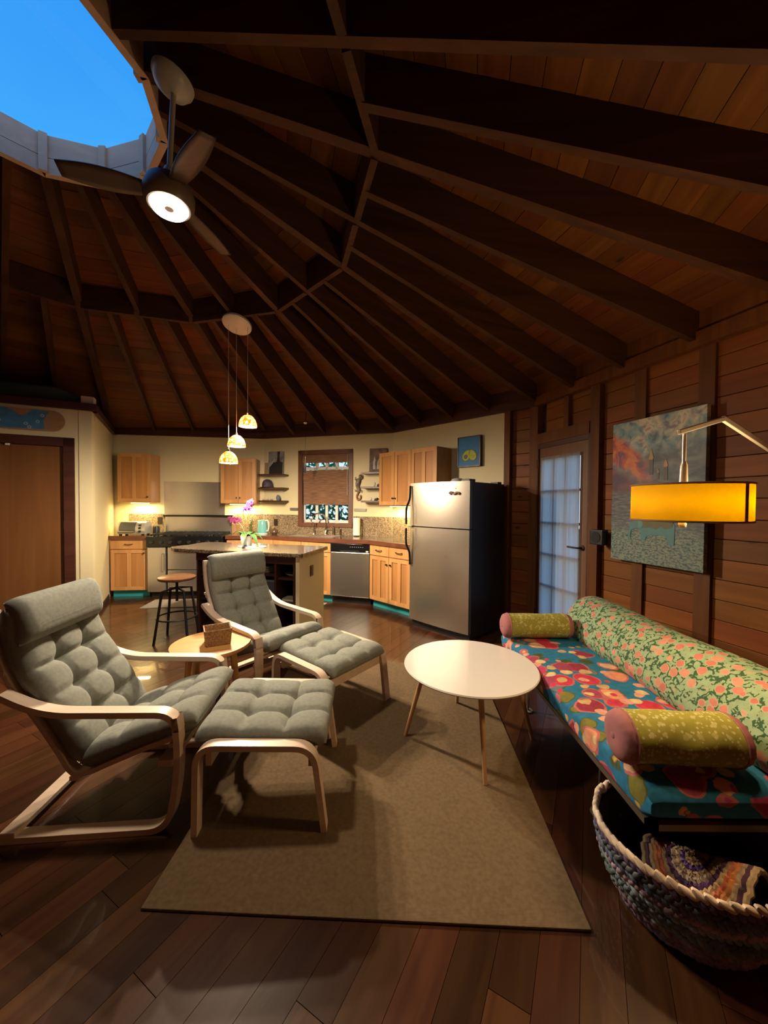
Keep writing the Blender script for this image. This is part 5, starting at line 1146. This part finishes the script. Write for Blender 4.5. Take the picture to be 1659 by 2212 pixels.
part('base', MB().lathe([(0, .0008), (.13, .0008), (.13, .018), (.02, .03), (0, .03)], 36, (2.01, 1.667, 0)), LM, fl_, smooth=True)
LSH = cloth_thin('yellow_shade', (.40, .27, .05), (.46, .35, .016), .60)
sh = part('shade', MB().lathe([(srx, sz0), (srx*1.0, sz1)], 72, (sx, sy, 0), None, False), LSH, fl_, smooth=True); sh.data.polygons[0].use_smooth = True
bm = bmesh.new(); bm.from_mesh(sh.data); bmesh.ops.delete(bm, geom=[f for f in bm.faces if len(f.verts) > 4], context='FACES'); bm.to_mesh(sh.data); bm.free()
so = sh.modifiers.new('thickness', 'SOLIDIFY'); so.thickness = .0015
for z in (sz0, sz1): part('shade_ring', MB().tube([(sx+srx*math.cos(i*PI/36), sy+srx*math.sin(i*PI/36), z) for i in range(73)], .004, 6, False), plain('shade_trim', (.30, .16, .10), .7), fl_, smooth=True)
part('shade_seam', MB().box(srx-.0005, srx+.002, -.007, .007, sz0, sz1, Matrix.Translation((sx, sy, 0)) @ Matrix.Rotation(math.radians(-73), 4, 'Z')), plain('shade_trim', (.30, .16, .10), .7), fl_)
for i in range(3):
    a = i*2*PI/3; part('spider_arm', MB().tube([(sx-.02, sy, 1.495), (sx+srx*math.cos(a), sy+srx*math.sin(a), 1.498)], .0025, 6), LM, fl_)
part('finial', MB().lathe([(0, 1.338), (.012, 1.34), (.014, 1.352), (.006, 1.37), (.005, 1.45), (0, 1.45)], 12, (sx-.02, sy, 0)), LM, fl_, smooth=True)
LBULB = glow('lamp_bulb', (1, .76, .42), 5)
for dx, dy in ((.115, -.03), (.03, .06)):
    part('bulb', MB().ball((sx+dx, sy+dy, 1.445), .026, 12, 8), LBULB, fl_, smooth=True)
    ld = bpy.data.lights.new('shade_light', 'POINT'); ld.energy = P_SHADE; ld.color = (1, .66, .30); ld.shadow_soft_size = .035
    l = bpy.data.objects.new('shade_light', ld); C.objects.link(l); l.parent = fl_; l.location = (sx+dx, sy+dy, 1.440)
# ---- big painting on the right wall
def paint_mat():
    m, n, b = _new('painting_oil'); tc = _N(n, 'ShaderNodeTexCoord'); sp = _N(n, 'ShaderNodeSeparateXYZ'); n.links.new(tc.outputs['Object'], sp.inputs[0])
    def ramp(src, stops, const=False):
        r = _N(n, 'ShaderNodeValToRGB'); e = r.color_ramp.elements
        while len(e) < len(stops): e.new(.5)
        for q, (p, c) in zip(e, stops): q.position = p; q.color = (*c, 1)
        n.links.new(src, r.inputs['Fac']); return r.outputs['Color']
    def noise(sc, det, dist, st=(1, 1, 1)):
        mp = _N(n, 'ShaderNodeMapping'); mp.inputs['Scale'].default_value = st; n.links.new(tc.outputs['Object'], mp.inputs['Vector'])
        z = _N(n, 'ShaderNodeTexNoise'); z.inputs['Scale'].default_value = sc; z.inputs['Detail'].default_value = det; z.inputs['Distortion'].default_value = dist; n.links.new(mp.outputs[0], z.inputs['Vector']); return z.outputs['Fac']
    def mix(f, a, bb):
        x = _N(n, 'ShaderNodeMix', data_type='RGBA'); n.links.new(f, x.inputs['Factor']); n.links.new(a, x.inputs['A']); n.links.new(bb, x.inputs['B']); return x.outputs['Result']
    def rng(src, a, bb):
        x = _N(n, 'ShaderNodeMapRange'); x.interpolation_type = 'SMOOTHSTEP'; x.inputs['From Min'].default_value = a; x.inputs['From Max'].default_value = bb; n.links.new(src, x.inputs['Value']); return x.outputs[0]
    def op(o, a, bb):
        x = _N(n, 'ShaderNodeMath', operation=o)
        for i, q in enumerate((a, bb)):
            if isinstance(q, (int, float)): x.inputs[i].default_value = q
            else: n.links.new(q, x.inputs[i])
        return x.outputs[0]
    n1 = noise(17, 3, .5)
    sky = mix(rng(noise(5, 3, .9), .42, .60), ramp(n1, [(.34, (.04, .09, .13)), (.45, (.12, .25, .29)), (.55, (.20, .30, .32)), (.66, (.34, .38, .34))]), ramp(n1, [(.34, (.20, .15, .20)), (.45, (.40, .36, .30)), (.56, (.60, .54, .40)), (.68, (.36, .22, .20))]))
    storm = ramp(noise(6, 4, 1.2, (1, 1, 2)), [(.35, (.035, .05, .065)), (.5, (.09, .11, .14)), (.65, (.17, .19, .19))])
    fire = ramp(noise(8, 4, 1.2), [(.35, (.10, .03, .08)), (.45, (.48, .06, .02)), (.55, (.60, .16, .03)), (.68, (.30, .10, .12))])
    plum = ramp(noise(8, 3, 1), [(.35, (.05, .015, .05)), (.55, (.14, .03, .06)), (.7, (.30, .06, .06))])
    sea = ramp(noise(14, 4, .3, (1, 1, 5)), [(.35, (.03, .04, .06)), (.55, (.10, .11, .13)), (.7, (.20, .19, .19))])
    peb = ramp(noise(40, 4, .4, (1, 1, 2)), [(.36, (.03, .07, .08)), (.48, (.09, .15, .15)), (.56, (.26, .30, .21)), (.66, (.06, .12, .14))])
    Z, X = sp.outputs['Z'], sp.outputs['X']; wob = op('MULTIPLY', op('SUBTRACT', noise(5, 3, .5), .5), .25)
    zz = op('ADD', Z, wob)
    c_ = mix(rng(zz, .78, .92), storm, sky)
    band = op('ADD', op('ADD', Z, op('MULTIPLY', X, .75)), wob)           # slanted band of fire at the left
    left = rng(op('ADD', X, wob), .36, .20)
    c_ = mix(op('MULTIPLY', op('MULTIPLY', rng(band, .80, .86), rng(band, 1.06, .98)), left), c_, fire)
    c_ = mix(op('MULTIPLY', rng(band, .84, .74), rng(op('ADD', X, wob), .36, .20)), c_, plum)
    c_ = mix(rng(op('ADD', Z, op('MULTIPLY', wob, .3)), .575, .54), c_, sea)
    c_ = mix(rng(zz, .34, .20), c_, peb)
    n.links.new(c_, b.inputs['Base Color']); b.inputs['Roughness'].default_value = .5
    bp = _N(n, 'ShaderNodeBump'); bp.inputs['Strength'].default_value = .3; bp.inputs['Distance'].default_value = .004; n.links.new(noise(45, 4, .5), bp.inputs['Height']); n.links.new(bp.outputs[0], b.inputs['Normal'])
    return m
pa = thing('wall_painting', 'large unframed painting of a blue elephant under a stormy sky', 'painting'); put(pa, FD, 1.0, -.045, .975)
PW, PH = .705, 1.12
part('canvas', MB().box(0, PW, 0, .035, 0, PH), paint_mat(), pa, bev=.002)
ELE = plain('paint_teal', (.055, .19, .21), .5, vary=.25, bscale=14); MOS = plain('paint_moss', (.10, .095, .02), .5, vary=.3, bscale=20); OCH = plain('paint_ochre', (.38, .22, .08), .5)
el = part('elephant', MB().prism_y(rounded([(.30, .34), (.50, .34), (.52, .30), (.515, .16), (.475, .165), (.465, .21), (.44, .23), (.33, .22), (.305, .205), (.30, .175), (.265, .18), (.265, .25), (.235, .275), (.185, .255), (.175, .20), (.19, .175), (.17, .17), (.155, .21), (.17, .29), (.22, .35), (.30, .34)], [.006]*19, 3)[:-1], -.003, .001), ELE, pa)
part('saddle', MB().prism_y([(.27, .34), (.51, .345), (.50, .29), (.45, .275), (.42, .295), (.38, .27), (.34, .285), (.29, .275)], -.0045, -.001), MOS, el)
part('ear', MB().prism_y(rounded([(.24, .33), (.275, .335), (.285, .29), (.265, .265), (.245, .28), (.24, .33)], [.015]*4, 3)[:-1], -.005, -.002), plain('paint_pale_teal', (.10, .26, .29), .5), el)
for x, z, w, h, hh in ((.335, .80, .042, .08, .12), (.445, .735, .038, .055, .10), (.39, .695, .018, .03, .05)):
    part('spire', MB().prism_y([(x-w*.38, z-hh), (x+w*.38, z-hh), (x+w*.36, z), (x-w*.36, z)], -.002, .001), plain('paint_umber', (.07, .055, .05), .5), pa)
    part('spire_tip', MB().prism_y(rounded([(x-w/2, z), (x, z+h), (x+w/2, z), (x, z-.008), (x-w/2, z)], [.004, .012, .004], 3)[:-1], -.003, .001), OCH, pa)
part('backing_bar', MB().box(.10, .14, .035, .044, .05, PH-.05), STUD, pa); part('backing_bar', MB().box(.56, .60, .035, .044, .05, PH-.05), STUD, pa)
sb = thing('wall_speaker', 'small black speaker on the stud beside the painting', 'speaker'); put(sb, FD, .84, -.04, 1.08)
part('body', MB().box(0, .13, -.07, .0, 0, .13), BLACK, sb, bev=.008); part('grille', MB().lathe([(0, 0), (.045, 0), (.048, .004), (0, .006)], 24, (.065, -.07, .065), Matrix.Rotation(PI/2, 4, 'X')), plain('speaker_cloth', (.02, .02, .02), .9), sb); part('bracket', MB().box(.045, .085, -.002, .012, .03, .10), BLACK, sb)
# ---- skateboard over the corner door and bedding in the loft
sb_ = thing('skateboard_deck', 'wooden skateboard deck with blue painting above the brown door', 'skateboard'); put(sb_, FL_, LL-.235-.80, -.022, 2.325)
def deck(L, h, n=10):
    P = [(L/2-h/2+h/2*math.cos(t), h/2*math.sin(t)) for t in [-PI/2+PI*i/n for i in range(n+1)]]
    return P+[(-x, -z) for x, z in P]
DPo = [(x+.40, z) for x, z in deck(.80, .235)]
part('deck', MB().prism_y(DPo, -.012, .0), wood('deck_wood', (.34, .19, .10), (.42, .25, .14), axis=0, scale=8, var=.02), sb_, bev=.003)
part('mount', MB().box(.36, .44, -.001, .021, -.02, .02), BLACK, sb_)
part('blue_paint', MB().prism_y(rounded([(.10, -.11), (.62, -.10), (.61, .0), (.66, .10), (.52, .108), (.46, .05), (.42, .03), (.36, .08), (.30, .11), (.08, .11), (.04, .0), (.10, -.11)], [.02]*10, 3)[:-1], -.0135, -.011), plain('deck_blue', (.06, .22, .42), .5, vary=.35, bscale=18), sb_)
for x, z in ((.16, .06), (.24, -.03), (.19, -.07), (.46, -.05), (.49, -.085), (.56, -.02), (.60, .05)):
    part('eye_ring', MB().lathe([(.009, 0), (.017, 0), (.017, .003), (.009, .003), (.009, 0)], 14, (x, -.0135, z), Matrix.Rotation(PI/2, 4, 'X')), plain('deck_ring', (.45, .52, .58), .5), sb_)
lm = thing('loft_mattress', 'dark teal rolled mattress lying on the loft', 'mattress'); put(lm, FL_, .9, .12, 2.565)
LMAT = plain('loft_cloth', (.06, .10, .11), .95, bump=.3, bscale=30)
def roll(u, v):
    th = 2*PI*u; x = (LL-.98)*v; e = min(1, max(.02, (LL-.98-x)/.30))**.5; e0 = min(1, max(.02, x/.3))**.5; k = min(e, e0)
    return (x, .20+.20*math.copysign(abs(math.cos(th))**.6, math.cos(th))*(.75+.25*k), .105+.105*math.copysign(abs(math.sin(th))**.6, math.sin(th))*k-(1-k)*.10)
part('body', MB().grid(roll, 32, 60, cu=True), LMAT, lm, smooth=True, auto=70)
part('strap', MB().tube([(LL-1.48, .20+.206*math.cos(i*PI/16), .105+.110*math.sin(i*PI/16)) for i in range(33)], .004, 5, False), plain('strap_grey', (.10, .11, .11), .8), lm)
wb = tag(part('white_box', MB().box(0, .12, 0, .12, 0, .09), WHITEM, bev=.004), 'white box at the corner of the loft edge', 'box'); put(wb, FL_, LL-.10, .0, 2.5605)
